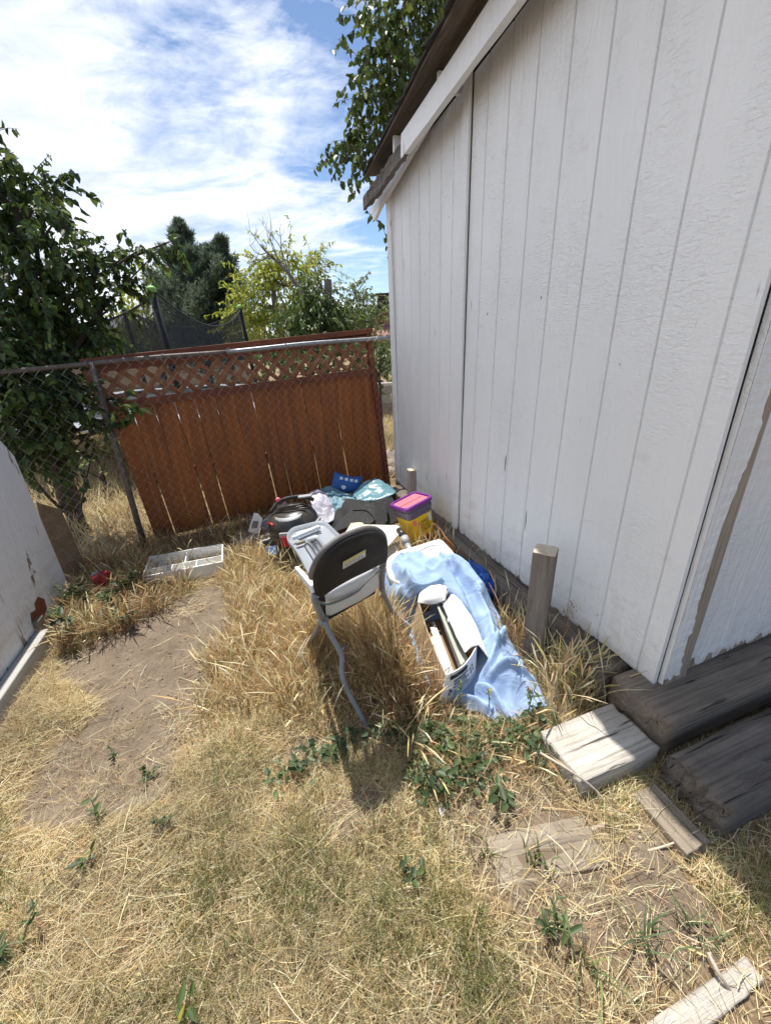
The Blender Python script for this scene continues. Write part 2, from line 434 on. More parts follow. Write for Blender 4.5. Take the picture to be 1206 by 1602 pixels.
# ------------------------------------------------------------------ ground shape
def pxpoly(pts): return np.array([onz(*p)[:2] for p in pts])
def inside(poly,x,y):
    c=np.zeros(x.shape,bool); n=len(poly); j=n-1
    for i in range(n):
        xi,yi=poly[i]; xj,yj=poly[j]
        c^=((yi>y)!=(yj>y))&(x<(xj-xi)*(y-yi)/(yj-yi+1e-12)+xi); j=i
    return c
def dist_edge(poly,x,y):
    d=np.full(x.shape,1e9); n=len(poly)
    for i in range(n):
        a=poly[i]; b=poly[(i+1)%n]; e=b-a; t=np.clip(((x-a[0])*e[0]+(y-a[1])*e[1])/(e@e+1e-12),0,1)
        d=np.minimum(d,np.hypot(x-a[0]-t*e[0],y-a[1]-t*e[1]))
    return d
def warp(x,y): return x+(vnoise(x,y,5,71)-.5)*.13+(vnoise(x,y,15,72)-.5)*.06, y+(vnoise(x,y,5,73)-.5)*.13+(vnoise(x,y,15,74)-.5)*.06
def signed(poly,x,y):
    x,y=warp(x,y); return np.where(inside(poly,x,y),1,-1)*dist_edge(poly,x,y)
DIRT=pxpoly([(20,1275),(70,1180),(170,1100),(95,1040),(150,1010),(200,960),(290,925),(355,903),(362,945),(345,1010),(312,1090),(296,1170),(290,1230),(200,1255),(90,1290)])
BARE2=pxpoly([(450,1190),(480,1155),(530,1180),(500,1215)]); BARE3=pxpoly([(490,1270),(545,1240),(590,1270),(560,1330),(510,1330)])
HALFB=pxpoly([(700,1180),(840,1150),(905,1275),(1010,1290),(1150,1430),(1206,1480),(1206,1602),(930,1602),(800,1480),(720,1380),(670,1290)])
BARE4=pxpoly([(900,1290),(1010,1290),(1120,1420),(1100,1500),(980,1470)])
TALL=pxpoly([(352,902),(380,865),(470,880),(620,860),(640,990),(690,1095),(712,1165),(640,1195),(570,1190),(500,1165),(430,1145),(300,1180),(300,1090),(345,1010),(365,940)])
def vnoise(x,y,sc,seed):
    """smooth value noise on arrays"""
    r=np.random.default_rng(seed); T=r.random((64,64))
    X=x*sc+1000.5; Y=y*sc+1000.5; i=np.floor(X).astype(int); j=np.floor(Y).astype(int); u=X-i; v=Y-j
    u=u*u*(3-2*u); v=v*v*(3-2*v); g=lambda a,b:T[a%64,b%64]
    return (g(i,j)*(1-u)+g(i+1,j)*u)*(1-v)+(g(i,j+1)*(1-u)+g(i+1,j+1)*u)*v
def gh(x,y):
    h=(vnoise(x,y,2.3,1)-.5)*.035+(vnoise(x,y,6.1,2)-.5)*.016+(vnoise(x,y,17,3)-.5)*.006
    fl=np.clip((np.hypot(x,y)-9)/30,0,1); h=h*(1-fl)
    return h-.012*np.clip(signed(DIRT,x,y)/.1,-1,1)
def gz(x,y): return float(gh(np.array([float(x)]),np.array([float(y)]))[0])
gx=np.concatenate([[-400,-150,-60,-30,-18,-12,-9,-7,-5.5],np.arange(-4.6,2.2,.04),[2.4,2.8,3.3,4,5,7,10,14,20,35,70,160,400]])
gy=np.concatenate([[-60,-20,-8,-4,-2,-1,-.5],np.arange(-.2,5.2,.04),[5.4,5.8,6.3,7,8,9.5,11.5,14,18,24,34,50,80,140,260,500]])
GX,GY=np.meshgrid(gx,gy); GZ=gh(GX.ravel(),GY.ravel()).reshape(GX.shape)
P=np.stack([GX,GY,GZ],-1)
g=MB().grid(P); go=g.build('ground','earth',smooth=True); tag(go,kind='structure')
bare=np.clip(.5+signed(DIRT,GX.ravel(),GY.ravel())/.14,0,1)
bare=np.maximum(bare,np.clip(.5+signed(HALFB,GX.ravel(),GY.ravel())/.16,0,1)*.55)
for q in (BARE2,BARE3,BARE4): bare=np.maximum(bare,np.clip(.5+signed(q,GX.ravel(),GY.ravel())/.12,0,1)*.9)
at=go.data.attributes.new('bare','FLOAT','POINT'); at.data.foreach_set('value',bare.astype(np.float32))
#@@PART2
Z=V(0,0,1)
def place(o,org,ax):
    """give an object its own axes (columns ax) at org"""
    M=Matrix([[ax[c][r] for c in range(3)]+[float(org[r])] for r in range(3)]+[[0,0,0,1]])
    if o.parent is not None: M=Matrix.Translation(-Vector(o.parent['_o']))@M
    o.matrix_local=M if o.parent is not None else M
    if o.parent is None: o.matrix_world=M
    return o
def lbuild(mb,name,mat,org,ax,parent=None,**k):
    """mesh given in local coordinates, placed by axes"""
    me_o=mb.build(name,mat,None,**k)
    me_o.location=(0,0,0)
    if parent is not None: me_o.parent=parent
    place(me_o,org,ax); return me_o

# ------------------------------------------------------------------ white shed
SHL=2.78
def z_lo(s): return 2.69-.082*s
def z_up(s): return 2.81-.085*s
shed_o=empty('shed',shed(1.4,.8,0),'white painted wooden shed with low sloping roof and rotten eave board','shed')
AXW=(DR,-NR,Z)          # wall local: x along, y outwards to the left, z up
AXF=(NR,DR,Z)           # front local: x to the right, y inwards
W0P=WA
gro=[.075,.28,.47,.66,.85,1.04,1.23,1.41,1.74,1.89,2.05,2.21,2.37,2.53,2.68]
xs=[0.]; ys=[0.]; 
for gx_ in gro: xs+=[gx_-.0048,gx_-.003,gx_+.003,gx_+.0048]; ys+=[0,-.008,-.008,0]
ext=[x for x in np.arange(.1,SHL,.06) if min(abs(x-q) for q in gro)>.025]
xs+=ext; ys+=[0]*len(ext); xs.append(SHL); ys.append(0)
od=np.argsort(xs); xs=np.array(xs)[od]; ys=np.array(ys)[od]
zrow=[0,.012,.03,.3,.6,1.,1.4,1.8,2.2,1e9]
G=np.zeros((len(zrow),len(xs),3))
for i,zr in enumerate(zrow):
    for j,x in enumerate(xs):
        zb=.195-.012*x+ (0.006*math.sin(x*9)+rng.normal(0,.004) if i==0 else 0)
        z=zb+zr if i<3 else (zr if i<9 else z_up(x)-.01)
        y=ys[j]+.006*(mnoise.noise(Vector((x*1.3,z*.9,2)))) - (.004 if i==0 else 0)
        G[i,j]=(x,y,z)
wall=lbuild(MB().grid(G[:, :, :]),'siding_wall','siding_paint',W0P,AXW,shed_o,solid=0.018)
wall.modifiers['thick'].offset=1
# batten over the seam, and the slim trim at the far end
b=MB(); b.box((1.585,.011,.195-.019+1.25),(.07,.022,2.5)); lbuild(b,'batten','trim_paint',W0P,AXW,shed_o,bevel=.003)
b=MB(); b.box((1.5475,.002,.195-.019+1.25),(.0035,.006,2.5)); lbuild(b,'seam_gap','dark_void',W0P,AXW,shed_o)
b=MB(); b.box((SHL+.012,-.02,.16+1.2),(.024,.075,2.42)); lbuild(b,'corner_trim','trim_paint',W0P,AXW,shed_o,bevel=.003)
b=MB(); b.box((SHL-.035,.010,.16+1.2),(.05,.02,2.36)); lbuild(b,'corner_trim','trim_paint',W0P,AXW,shed_o,bevel=.003)
# front: gap, peeled trim board, recessed siding
b=MB(); b.box((.034,.040,1.55),(.03,.02,2.7)); lbuild(b,'wall_gap','dark_red',W0P,AXF,shed_o)
b=MB(); b.box((.0655,-.006,1.5),(.065,.02,2.62)); lbuild(b,'trim_board','sill_paint',W0P,AXF,shed_o)
b=MB(); b.box((.128,-.0063,1.5),(.0598,.0194,2.62)); lbuild(b,'bare_board','bare_wood',W0P,AXF,shed_o)
pts_r=[]; pts_l=[]
nz=150
for i in range(nz+1):
    z=.195+2.6*i/nz
    bare=max(0,vnoise(np.array([z*1.0]),np.array([.3]),2.3,11)[0]-.40)*.085*(1.2 if z<1.3 else .6)+.016*(vnoise(np.array([z]),np.array([.4]),9,18)[0]>.62)
    jag=rng.normal(0,.0022)+(vnoise(np.array([z]),np.array([.9]),13,12)[0]-.5)*.007+(vnoise(np.array([z]),np.array([.2]),70,15)[0]-.5)*.007
    pts_r.append(.153-max(.002,.020+bare+jag)); 
    jl=.004+max(0,(vnoise(np.array([z]),np.array([.5]),14,13)[0]-.62)*.05); pts_l.append(.0335)
pg=np.array([[[pts_l[i],-.0185,.192+2.6*i/nz],[pts_r[i],-.0185-.001*((i*7)%3),.192+2.6*i/nz]] for i in range(nz+1)])
lbuild(MB().grid(pg),'paint_layer','front_paint',W0P,AXF,shed_o,solid=.0015)
xs2=[.150]; ys2=[0]
for gx_ in (.36,.56,.76,.96,1.16,1.36,1.56,1.76,1.96,2.16,2.36): xs2+=[gx_-.008,gx_-.004,gx_+.004,gx_+.008]; ys2+=[0,.009,.009,0]
xs2.append(2.6); ys2.append(0)
G=np.array([[[x,y+.012+.004*mnoise.noise(Vector((x*3,z*2,7))),z+(rng.normal(0,.006) if z<.25 else 0)] for x,y in zip(xs2,ys2)] for z in (.215,.26,.6,1.2,1.9,2.75)])
lbuild(MB().grid(G),'front_wall','front_paint',W0P,AXF,shed_o,solid=.016)
# hidden sides that close the shed
b=MB(); b.box((1.3,2.78,1.4),(2.6,.02,2.3)); lbuild(b,'rear_wall','trim_paint',W0P,AXF,shed_o)
b=MB(); b.box((2.6,1.39,1.4),(.02,2.76,2.5)); lbuild(b,'side_wall','trim_paint',W0P,AXF,shed_o)
# barge board, rotten piece, frieze
def strip(s0,s1,zl,zu,o0,th,n=12,jit=0,cut=0):
    P=[]; 
    for i in range(n+1):
        s=s0+(s1-s0)*i/n
        ringp=[(s+(cut if i==n else 0),-o0,zl(s)),(s+(cut if i==n else 0),-o0-th,zl(s)),(s,-o0-th,zu(s)),(s,-o0,zu(s))]
        P.append([V(*q)+rng.normal(0,jit,3) for q in ringp])
    mb=MB(); vs=[q for r in P for q in r]; fs=[(i*4+j,i*4+(j+1)%4,(i+1)*4+(j+1)%4,(i+1)*4+j) for i in range(n) for j in range(4)]
    fs+=[(3,2,1,0),tuple(n*4+j for j in range(4))]; return mb.add(vs,fs)
zlo2=lambda s:z_lo(s)
lbuild(strip(-.7,2.14,z_lo,z_up,-.15,.035,14,.0012,.02),'barge_board','trim_paint',W0P,AXW,shed_o)
lbuild(strip(2.10,2.99,lambda s:z_lo(s)-.005+.01*math.sin(s*9),lambda s:z_up(s)-.028,-.148,.033,26,.004),'rotten_board','rot_wood',W0P,AXW,shed_o)
a_=onpl(661,211,shed(0,-.05,0),NR); c_=onpl(600,315,shed(0,-.05,0),NR)
sa,sc_=(a_-WA)@DR,(c_-WA)@DR; k_=(c_[2]-a_[2])/(sc_-sa)
zf=lambda s:a_[2]+k_*(s-sa)
lbuild(strip(-.3,3.10,zf,lambda s:zf(s)+.085,-.05,.025,14,.0012,-.09),'frieze_board','trim_paint',W0P,AXW,shed_o)
# roof deck sagging outwards, shingles, lookouts
p1=onpl(573,272,shed(0,-.13,0),NR); p2=onpl(714,0,shed(0,-.25,0),NR)
s1=(p1-WA)@DR; s2=(p2-WA)@DR
def redge(s):
    t=(s-s1)/(s2-s1); return -.13+t*(-.12), p1[2]+t*(p2[2]-p1[2])
rows=[]; rows2=[]
for i in range(73):
    s=s1+.03+(-.75-s1)*i/72; o_,z_=redge(s); jz=.006*mnoise.noise(Vector((s*4,1,1)))
    if s<.55: o_=-.288
    rows.append([(s,-o_,z_+jz),(s,-(o_+.5),z_+.05),(s,-(o_+1.6),z_+.10),(s,-3.0,z_+.16)])
    rg=.035*max(0,mnoise.noise(Vector((s*9,3,3))))+.02*mnoise.noise(Vector((s*21,8,3)))
    rows2.append([(s+.02+rng.normal(0,.006),-o_+.012+rg,z_+jz+.014-.2*rg),(s+.02,-(o_+.5),z_+.064),(s+.02,-(o_+1.6),z_+.114),(s+.02,-3.05,z_+.174)])
d=lbuild(MB().grid(np.array(rows)),'roof_deck','roof_wood',W0P,AXW,shed_o,solid=.014); d.modifiers['thick'].offset=0
d=lbuild(MB().grid(np.array(rows2)),'roof_shingles','shingle',W0P,AXW,shed_o,solid=.010); d.modifiers['thick'].offset=0
for s in (2.32,1.68,1.02,.36,-.3):
    o_,z_=redge(s); o_=max(o_,-.288); zt=z_-.010+.1*0.06; zb=z_up(s)-.03
    b=MB(); b.box((s,-.045,(zt+zb)/2),(.024,.35,max(.05,zt-zb))); lbuild(b,'lookout','trim_paint',W0P,AXW,shed_o)
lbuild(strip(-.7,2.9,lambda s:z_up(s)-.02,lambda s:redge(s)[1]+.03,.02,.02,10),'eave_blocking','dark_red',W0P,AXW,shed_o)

# ------------------------------------------------------------------ railway ties and loose timber
def timber(name,label,cat,mat,org,L,Wd,Ht,ax,rnd=.012,rough=.004,group=None,taper=None,nL=40,nc=7,endr=.006):
    """org: bottom centre of the near end; runs L along ax[0], width on ax[1], height on ax[2]"""
    sec=[]
    hw,hh=Wd/2,Ht/2
    for (cx,cy,a0) in ((hw-rnd,hh-rnd,0),(-hw+rnd,hh-rnd,90),(-hw+rnd,-hh+rnd,180),(hw-rnd,-hh+rnd,270)):
        for k in range(3): a=R(a0+45*k); sec.append((cx+rnd*math.cos(a),cy+rnd*math.sin(a)))
        # points along the face that follows
        nx,ny={0:(-1,0),90:(0,-1),180:(1,0),270:(0,1)}[a0]
        ln=(Wd-2*rnd) if nx else (Ht-2*rnd)
        ex,ey=sec[-1]
        for k in range(1,nc): sec.append((ex+nx*ln*k/nc,ey+ny*ln*k/nc))
    n=len(sec); vs=[]; sd=rng.random()*50
    for i in range(nL+1):
        x=L*i/nL
        for j,(y,z) in enumerate(sec):
            q=Vector((x*2.5,y*22+sd,z*22)); r=mnoise.noise(q)*rough+mnoise.noise(Vector((x*14,y*60+sd,z*60)))*rough*.5
            cr=mnoise.noise(Vector((x*1.2,y*40+sd*2,z*40))); 
            if cr<-.42: r-=rough*2.6
            nrm=unit((y/hw,z/hh,0)) if True else 0
            xe=x+(endr*mnoise.noise(Vector((i,y*30+sd,z*30)))*(1 if i in(0,nL) else 0))
            vs.append((xe,y+nrm[0]*r,z+Ht/2+nrm[1]*r))
    fs=[(i*n+j,(i+1)*n+j,(i+1)*n+(j+1)%n,i*n+(j+1)%n) for i in range(nL) for j in range(n)]
    mb=MB(); mb.add(vs,fs)
    for i,flip in ((0,1),(nL,0)):     # ends: two rings inwards, roughened
        cen=V(vs[i*n][0],0,Ht/2); o0=len(mb.v); prev=list(range(i*n,i*n+n))
        for sh in (.72,.4):
            ring=[]
            for j in range(n):
                q=V(*vs[i*n+j]); p=cen+(q-cen)*sh; p[0]+=rng.normal(0,endr*.7); ring.append(len(mb.v)); mb.v.append(tuple(p))
            for j in range(n):
                f=(prev[j],prev[(j+1)%n],ring[(j+1)%n],ring[j]); mb.f.append(f if flip else f[::-1])
            prev=ring
        cI=len(mb.v); mb.v.append(tuple(cen))
        for j in range(n):
            f=(prev[j],prev[(j+1)%n],cI); mb.f.append(f if flip else f[::-1])
    o=lbuild(mb,name,mat,org,ax,None,smooth=True)
    return tag(o,label,cat,group)
AXN=(NR,DR,Z)
timber('railway_tie','long grey weathered tie under the front wall of the white shed','railway tie','tie_wood',shed(-.03,-.10,.02),2.6,.245,.178,AXN,.012,.006)
timber('railway_tie','dark rounded railway tie with split rotten end at the right edge','railway tie','tie_dark',shed(-.305,-.155,-.03),2.4,.21,.17,AXN,.024,.010,endr=.02)
timber('wood_block','sunlit pale sawn block butting against the tie under the shed corner','wood block','block_wood',shed(-.055,-.475,-.05),.345,.215,.150,AXN,.008,.004)
timber('plank','short weathered plank wedged under the rotten end of the dark tie','plank','plank_wood',shed(-.225,-.265,.0),.19,.10,.045,(-DR,NR,Z),.004,.003)
timber('plank','flat grey board sunk into the soil left of the pale block','plank','plank_wood',shed(-.22,-.86,-.028),.34,.14,.062,(unit(NR-.18*DR),unit(DR+.18*NR),Z),.004,.004)
timber('plank','grey plank lying in the grass at the bottom right corner','plank','block_wood',shed(-.640,-.76,-.035),.38,.052,.062,(unit(NR+.0*DR),unit(DR),Z),.005,.004)
timber('foundation_beam','dark cracked beam running along the foot of the shed wall','beam','tie_dark',shed(.125,-.015,.0),2.55,.20,.178,(DR,NR,Z),.012,.006,nL=90)
b=MB(); b.box((1.2,.25,.08),(2.5,.1,.2)); 
# ------------------------------------------------------------------ posts
def post(name,label,base,w,h,rot,mat,top=None,group=None,lean=(0,0)):
    ax=(V(math.cos(rot),math.sin(rot),0),V(-math.sin(rot),math.cos(rot),0),unit((lean[0],lean[1],1)))
    n=26; vs=[]
    c=.006; hw=w/2
    sec=[(hw-c,-hw),(hw,-hw+c),(hw,hw-c),(hw-c,hw),(-hw+c,hw),(-hw,hw-c),(-hw,-hw+c),(-hw+c,-hw)]
    S=[]
    for k in range(8):
        a=V(*sec[k]); e=V(*sec[(k+1)%8]); S.append(a)
        if k%2==1:
            for q in (.25,.5,.75): S.append(a+(e-a)*q)
    m_=len(S); sd=rng.random()*30
    for i in range(n+1):
        z=-.08+(h+.08)*i/n
        for q in S:
            r=.003*mnoise.noise(Vector((q[0]*60+sd,q[1]*60,z*3)))-(.004 if mnoise.noise(Vector((q[0]*45,q[1]*45+sd,z*1.2)))<-.4 else 0)
            u=q/np.linalg.norm(q); vs.append((q[0]+u[0]*r,q[1]+u[1]*r,z))
    mb=MB().add(vs,[(i*m_+j,i*m_+(j+1)%m_,(i+1)*m_+(j+1)%m_,(i+1)*m_+j) for i in range(n) for j in range(m_)]+[tuple(n*m_+j for j in range(m_))])
    root=empty(name,base,label,'post',group)
    lbuild(mb,'shaft',mat,base,ax,root)
    if top:
        tp=MB().prism([(q[0]*.985,q[1]*.985,h) for q in S],(0,0,.004)); lbuild(tp,'end_face',top,base,ax,root)
    return root
pb=onz(832,1030); pt=onpl(833,862,V(*pb),V(0,1,0))
post('wooden_post','weathered square post with pale sawn top standing beside the blue tarp',(pb[0],pb[1],0),.094,pt[2],R(45)+math.atan2(DR[1],DR[0])-R(4),'post_wood','end_grain')
ps=onz(846,1048); post('post_stub','small rotten post stub at the foot of the square post','' or (ps[0]+.01,ps[1]+.06,0),.055,.075,R(20),'post_wood','post_wood')
q0=aty(645,765,3.42); post('post_stub','short pinkish grey stake against the far end of the shed wall',(q0[0],q0[1],0),.075,aty(645,735,3.42)[2],math.atan2(DR[1],DR[0]),'stub_wood','end_grain')

# ------------------------------------------------------------------ chain link fence
def F(u,z,off=0.): return V(FA[0],FA[1],0)+FD*u-FN*off+V(0,0,z)       # off = beyond the fence
def railz(u): return 1.418+.036*u
fen=empty('chain_link_fence',F(1,0),'sagging chain link fence with galvanised top rail across the yard','fence')
b=MB(); b.tube([F(u,railz(u)+.004*math.sin(u*5)) for u in np.linspace(.9,2.52,14)],.0175,10); b.build('top_rail','galvanised',fen,smooth=True)
b=MB(); b.tube([F(u,railz(u)+.004*math.sin(u*5)) for u in np.linspace(-2.6,.93,24)],.0165,10); b.build('top_rail','dark_pipe',fen,smooth=True)
lean_t=onpl(147,578,F(0,0),FN); 
b=MB(); b.tube([F(.0,-.1),F((lean_t-FA)@FD,railz(0)+.01)],.022,10); b.build('post','dark_pipe',fen,smooth=True)  # darker pipe colour stands in for the tree's shade on this post
b=MB(); b.tube([F(2.47,-.1),F(2.46,railz(2.4)+.01)],.017,10); b.build('post','galvanised',fen,smooth=True)
b=MB(); b.tube([F(-2.2,-.1),F(-2.2,railz(-2.2))],.024,10); b.build('post','galvanised',fen,smooth=True)
wm=MB(); pitch=.072; seg=.036
for i,u0 in enumerate(np.arange(-2.55,2.47,pitch/2)):
    zz=np.arange(.03,railz(u0)+.012,seg); pts=[]
    for k,z in enumerate(zz):
        u=u0+(pitch/4+.0012 if (k+i)%2 else -pitch/4-.0012)
        sag=.02*mnoise.noise(Vector((u*1.2,z*1.5,0))); pts.append(F(u+.008*mnoise.noise(Vector((u*2,z*3,4))),z,-.026+sag*.5+(.0018 if k%2 else -.0018)))
    wm.tube(pts,.00115,3,cap=False)
wo=wm.build('wire_mesh','wire',fen)
for u,z in ((.045,1.30),(.05,.9),(-2.2,1.2)):
    tw=MB(); tw.tube([F(u-.05,z,-.03),F(u-.03,z+.012,-.05),F(u+.02,z+.02,-.045),F(u+.03,z+.015,.02)],.0022,5); tw.build('tie_wire','wire',fen)
for u in np.arange(-2.3,2.4,.46): tw=MB().tube([F(u+.02*math.cos(a),railz(u)+.024*math.sin(a),.024*math.cos(a)) for a in np.linspace(0,6.3,9)],.002,4); tw.build('tie_wire','wire',fen)

# ------------------------------------------------------------------ cedar fence panel behind it
pan=empty('fence_panel',F(1.2,0,.08),'reddish brown cedar fence panel with lattice top leaning behind the chain link','fence panel')
TL,TRc,BRc,BL=(-.02,1.43),(2.20,1.56),(2.335,.03),(.06,.06)
def PQ(a,b_,off=.06):
    """a: 0 left..1 right, b: 0 bottom..1 top on the tilted panel"""
    u=(TL[0]*(1-a)+TRc[0]*a)*b_+(BL[0]*(1-a)+BRc[0]*a)*(1-b_)
    z=(TL[1]*(1-a)+TRc[1]*a)*b_+(BL[1]*(1-a)+BRc[1]*a)*(1-b_)
    return F(u,z,off+.02*b_)
def pbar(mb,a0,b0,a1,b1,w,off,th,n=6):
    p=PQ(a0,b0,off); q=PQ(a1,b1,off); d_=unit(q-p); s_=np.cross(d_,FN)
    vs=[]
    for i in range(n+1):
        c=p+(q-p)*i/n
        for (x,y) in ((-.5,-.5),(.5,-.5),(.5,.5),(-.5,.5)): vs.append(c+s_*w*x+FN*th*y+rng.normal(0,.0006,3))
    mb.add(vs,[(i*4+j,i*4+(j+1)%4,(i+1)*4+(j+1)%4,(i+1)*4+j) for i in range(n) for j in range(4)]+[(3,2,1,0),tuple(n*4+j for j in range(4))])
MIDB=.775
nb=15; gaps=rng.random(nb); bo=MB()
wid=.985/nb; x0=.012
big={3:.0052,5:.004,7:.0062,9:.003,11:.002,12:.0056,13:.0035,1:.004}
for k in range(nb):
    xl=x0+k*wid; ga=big.get(k,.0006)
    skew=rng.normal(0,.0012); bt=-.01+rng.normal(0,.006); offk=.068+.004*(k%2)
    L_=[(xl+ga*.6+(.0015 if k in(3,7,12) else 0),bt),(xl+wid-.0008+skew,bt),(xl+wid-.001,MIDB+.005),(xl+ga*.25,MIDB+.005)]
    n=10; vs=[]
    for i in range(n+1):
        t=i/n
        lft=L_[0][0]*(1-t)+L_[3][0]*t; rgt=L_[1][0]*(1-t)+L_[2][0]*t; bb=bt*(1-t)+(MIDB+.005)*t
        cup=.003*math.sin(k*2.1+t*3)
        vs+= [PQ(lft,bb,offk+cup),PQ((lft+rgt)/2,bb,offk-.0015),PQ(rgt,bb,offk+cup),PQ(rgt,bb,offk+.016+cup),PQ(lft,bb,offk+.016+cup)]
    bo.add(vs,[(i*5+j,i*5+(j+1)%5,(i+1)*5+(j+1)%5,(i+1)*5+j) for i in range(n) for j in range(5)]+[(4,3,2,1,0),tuple(n*5+j for j in range(5))])
bo.build('boards','cedar_board',pan)
la=MB(); aspect=2.25/1.48
bl,bh=MIDB+.02,.965
for k in range(-6,20):
    for dr_,off in ((1,.070),(-1,.078)):
        a0=k*.0585; a1=a0+dr_*(bh-bl)/aspect*.98
        pts_=[(a0,bl),(a1,bh)]
        # clip to the frame
        def clip(p,q):
            (ax_,by),(cx_,dy)=p,q; t0,t1=0,1
            dx=cx_-ax_
            for lim,sg in ((0.005,1),(.985,-1)):
                f0=(ax_-lim)*sg; f1=(cx_-lim)*sg
                if f0<0 and f1<0: return None
                if f0<0: t0=max(t0,f0/(f0-f1))
                elif f1<0: t1=min(t1,f0/(f0-f1))
            return (ax_+dx*t0,by+(dy-by)*t0),(ax_+dx*t1,by+(dy-by)*t1)
        c=clip(*pts_)
        if c and np.hypot(c[1][0]-c[0][0],c[1][1]-c[0][1])>.03: pbar(la,*c[0],*c[1],.037,off,.007,3)
la.build('lattice','lattice_wood',pan)
fr=MB(); pbar(fr,-.012,1.0,1.008,1.0,.040,.075,.09); fr.build('top_cap','cedar_frame',pan)
fr=MB(); pbar(fr,.0,.962,1.0,.962,.05,.062,.02); pbar(fr,.0,.972,1.0,.972,.05,.092,.02); fr.build('top_frame','cedar_frame',pan)
fr=MB(); pbar(fr,.012,MIDB,1.0,MIDB,.055,.052,.035); fr.build('middle_rail','cedar_frame',pan)
fr=MB(); pbar(fr,.012,.35,1.0,.35,.08,.108,.035); fr.build('back_rail','cedar_frame',pan)
fr=MB(); pbar(fr,.0,.96,.012,.62,.075,.080,.03); fr.build('side_post','lattice_wood',pan)
fr=MB(); pbar(fr,.991,.99,.991,-.01,.05,.062,.035); fr.build('side_post','cedar_frame',pan)

# ------------------------------------------------------------------ leaning white panel at the left
PA=V(-1.81,1.41,0); PD=unit((-.29,.957,0)); PN=V(PD[1],-PD[0],0)
wp=empty('weathered_panel',PA,'peeling white wooden panel with a slanted top standing at the left edge','panel')
def Pw(x,z,off=0): return PA+PD*x+PN*off+V(0,0,z)
xr=.93
outl=[(-.75,0.02),(.44,.02),(.47,.05),(xr,.0),(xr-.02,.97),(xr-.10,1.09),(-.2,2.0),(-.75,2.3)]
b=MB(); b.prism([(x,0,z) for x,z in outl],(0,.03,0)); o=lbuild(b,'board_face','old_panel_paint',PA,(PD,-PN,Z),wp)
b=MB(); b.box((-.16,-.035,.055),(1.20,.06,.105)); lbuild(b,'bottom_rail','shaded_white',PA,(PD,-PN,Z),wp,bevel=.006)  # dirt-marked grey-white, darkened to put the panel's shade into the colour
b=MB(); b.box((.475,-.016,.075),(.065,.03,.17)); lbuild(b,'corner_block','plank_wood',PA,(PD,-PN,Z),wp,bevel=.004)
b=MB(); b.box((.53,-.012,.17),(.16,.02,.105)); 
rp=MB().prism([(.455,-.003,.11),(.53,-.003,.10),(.615,-.003,.135),(.63,-.003,.19),(.585,-.003,.235),(.535,-.003,.225),(.52,-.003,.19),(.47,-.003,.205),(.445,-.003,.16)],(0,.004,0)); 
o=lbuild(rp,'rust_patch',plain('rust_paint',(.16,.05,.022),.8,.35,40,.5),PA,(PD,-PN,Z),wp)
b=MB(); b.box((xr-.10,-.008,.5),(.012,.012,.95)); 
# brown plywood sheet behind it
q=[onpl(*p,Pw(1.12,0,.0),unit(FN*.8+PN*.5)) for p in ((58,786),(96,797),(134,884),(140,905),(128,945),(96,940))]
b=MB().prism(q,-unit(FN*.8+PN*.5)*.014); o=b.build('plywood_sheet','plywood_brown',None,loc=q[4]); tag(o,'brown rain stained plywood sheet propped behind the white panel','plywood')
#@@PART3
# ------------------------------------------------------------------ helpers for soft and flat things
def padded(out,nrm,thick,bulge,rings=(1,.985,.93,.8,.5,.15)):
    """cushion from a star-shaped outline: nrm points to the side that is seen"""
    out=[V(*p) for p in out]; c=sum(out)/len(out); n=len(out); vs=[]; fs=[]; nrm=unit(nrm)
    def face(sign):
        base=len(vs)
        for k,rr in enumerate(rings):
            hgt=thick/2*min(1,((1-rr)*14)**.5)+bulge*(1-rr*rr)
            for p in out: vs.append(c+(p-c)*rr+nrm*sign*hgt)
        cI=len(vs); vs.append(c+nrm*sign*(thick/2+bulge))
        for k in range(len(rings)-1):
            for j in range(n):
                f=(base+k*n+j,base+k*n+(j+1)%n,base+(k+1)*n+(j+1)%n,base+(k+1)*n+j); fs.append(f if sign>0 else f[::-1])
        k=len(rings)-1
        for j in range(n):
            f=(base+k*n+j,base+k*n+(j+1)%n,cI); fs.append(f if sign>0 else f[::-1])
        return base
    b1=face(1); b2=face(-1)
    return MB().add(vs,fs)
def closed(pts,n): return spline(list(pts)+[pts[0]],n)[:-1]
def slab(out,vec): return MB().prism(out,vec)

# ------------------------------------------------------------------ high chair
CM=V(-.15,1.436,.48); CX=unit((.72,.69,0)); CU=unit((.12,-.08,.32)); CNn=np.cross(CX,CU)      # CNn faces the camera
if np.dot(CNn,CAM-CM)<0: CNn=-CNn
def Cp(x,y,off=0.): return onpl(x,y,CM+CNn*off,CNn)
ch=empty('high_chair',(-.13,1.5,0),'grey and brown folding high chair with tray standing in the dry grass','high chair')
bo_=[(490,907),(491,897),(497,882),(506,867),(518,856),(535,844),(556,835),(574,829.5),(589,830),(598,835),(604,844),(605.5,859),(604,875),(595,879),(571,891),(544,904),(520,917.5),(500,931),(494,931),(491,920)]
back=padded(closed([Cp(*p) for p in bo_],64),CNn,.030,.006).build('backrest','chair_fabric',ch,smooth=True)
pp=closed([Cp(*p) for p in bo_[:13]]+[Cp(*p) for p in bo_[13:]],90)
pp=[q+CNn*.002-CNn*.012 for q in spline([Cp(*p) for p in bo_[:13]],50)]
MB().tube(pp,.010,8).build('piping','chair_piping',back,smooth=True)
lb_=[Cp(536.5,879,.0235),Cp(571.5,859.5,.0235),Cp(571.5,870.5,.0235),Cp(536.5,890,.0235)]
lab=slab([lb_[0],lb_[1],lb_[2],lb_[3]],CNn*.0012).build('warning_label','paper',back)
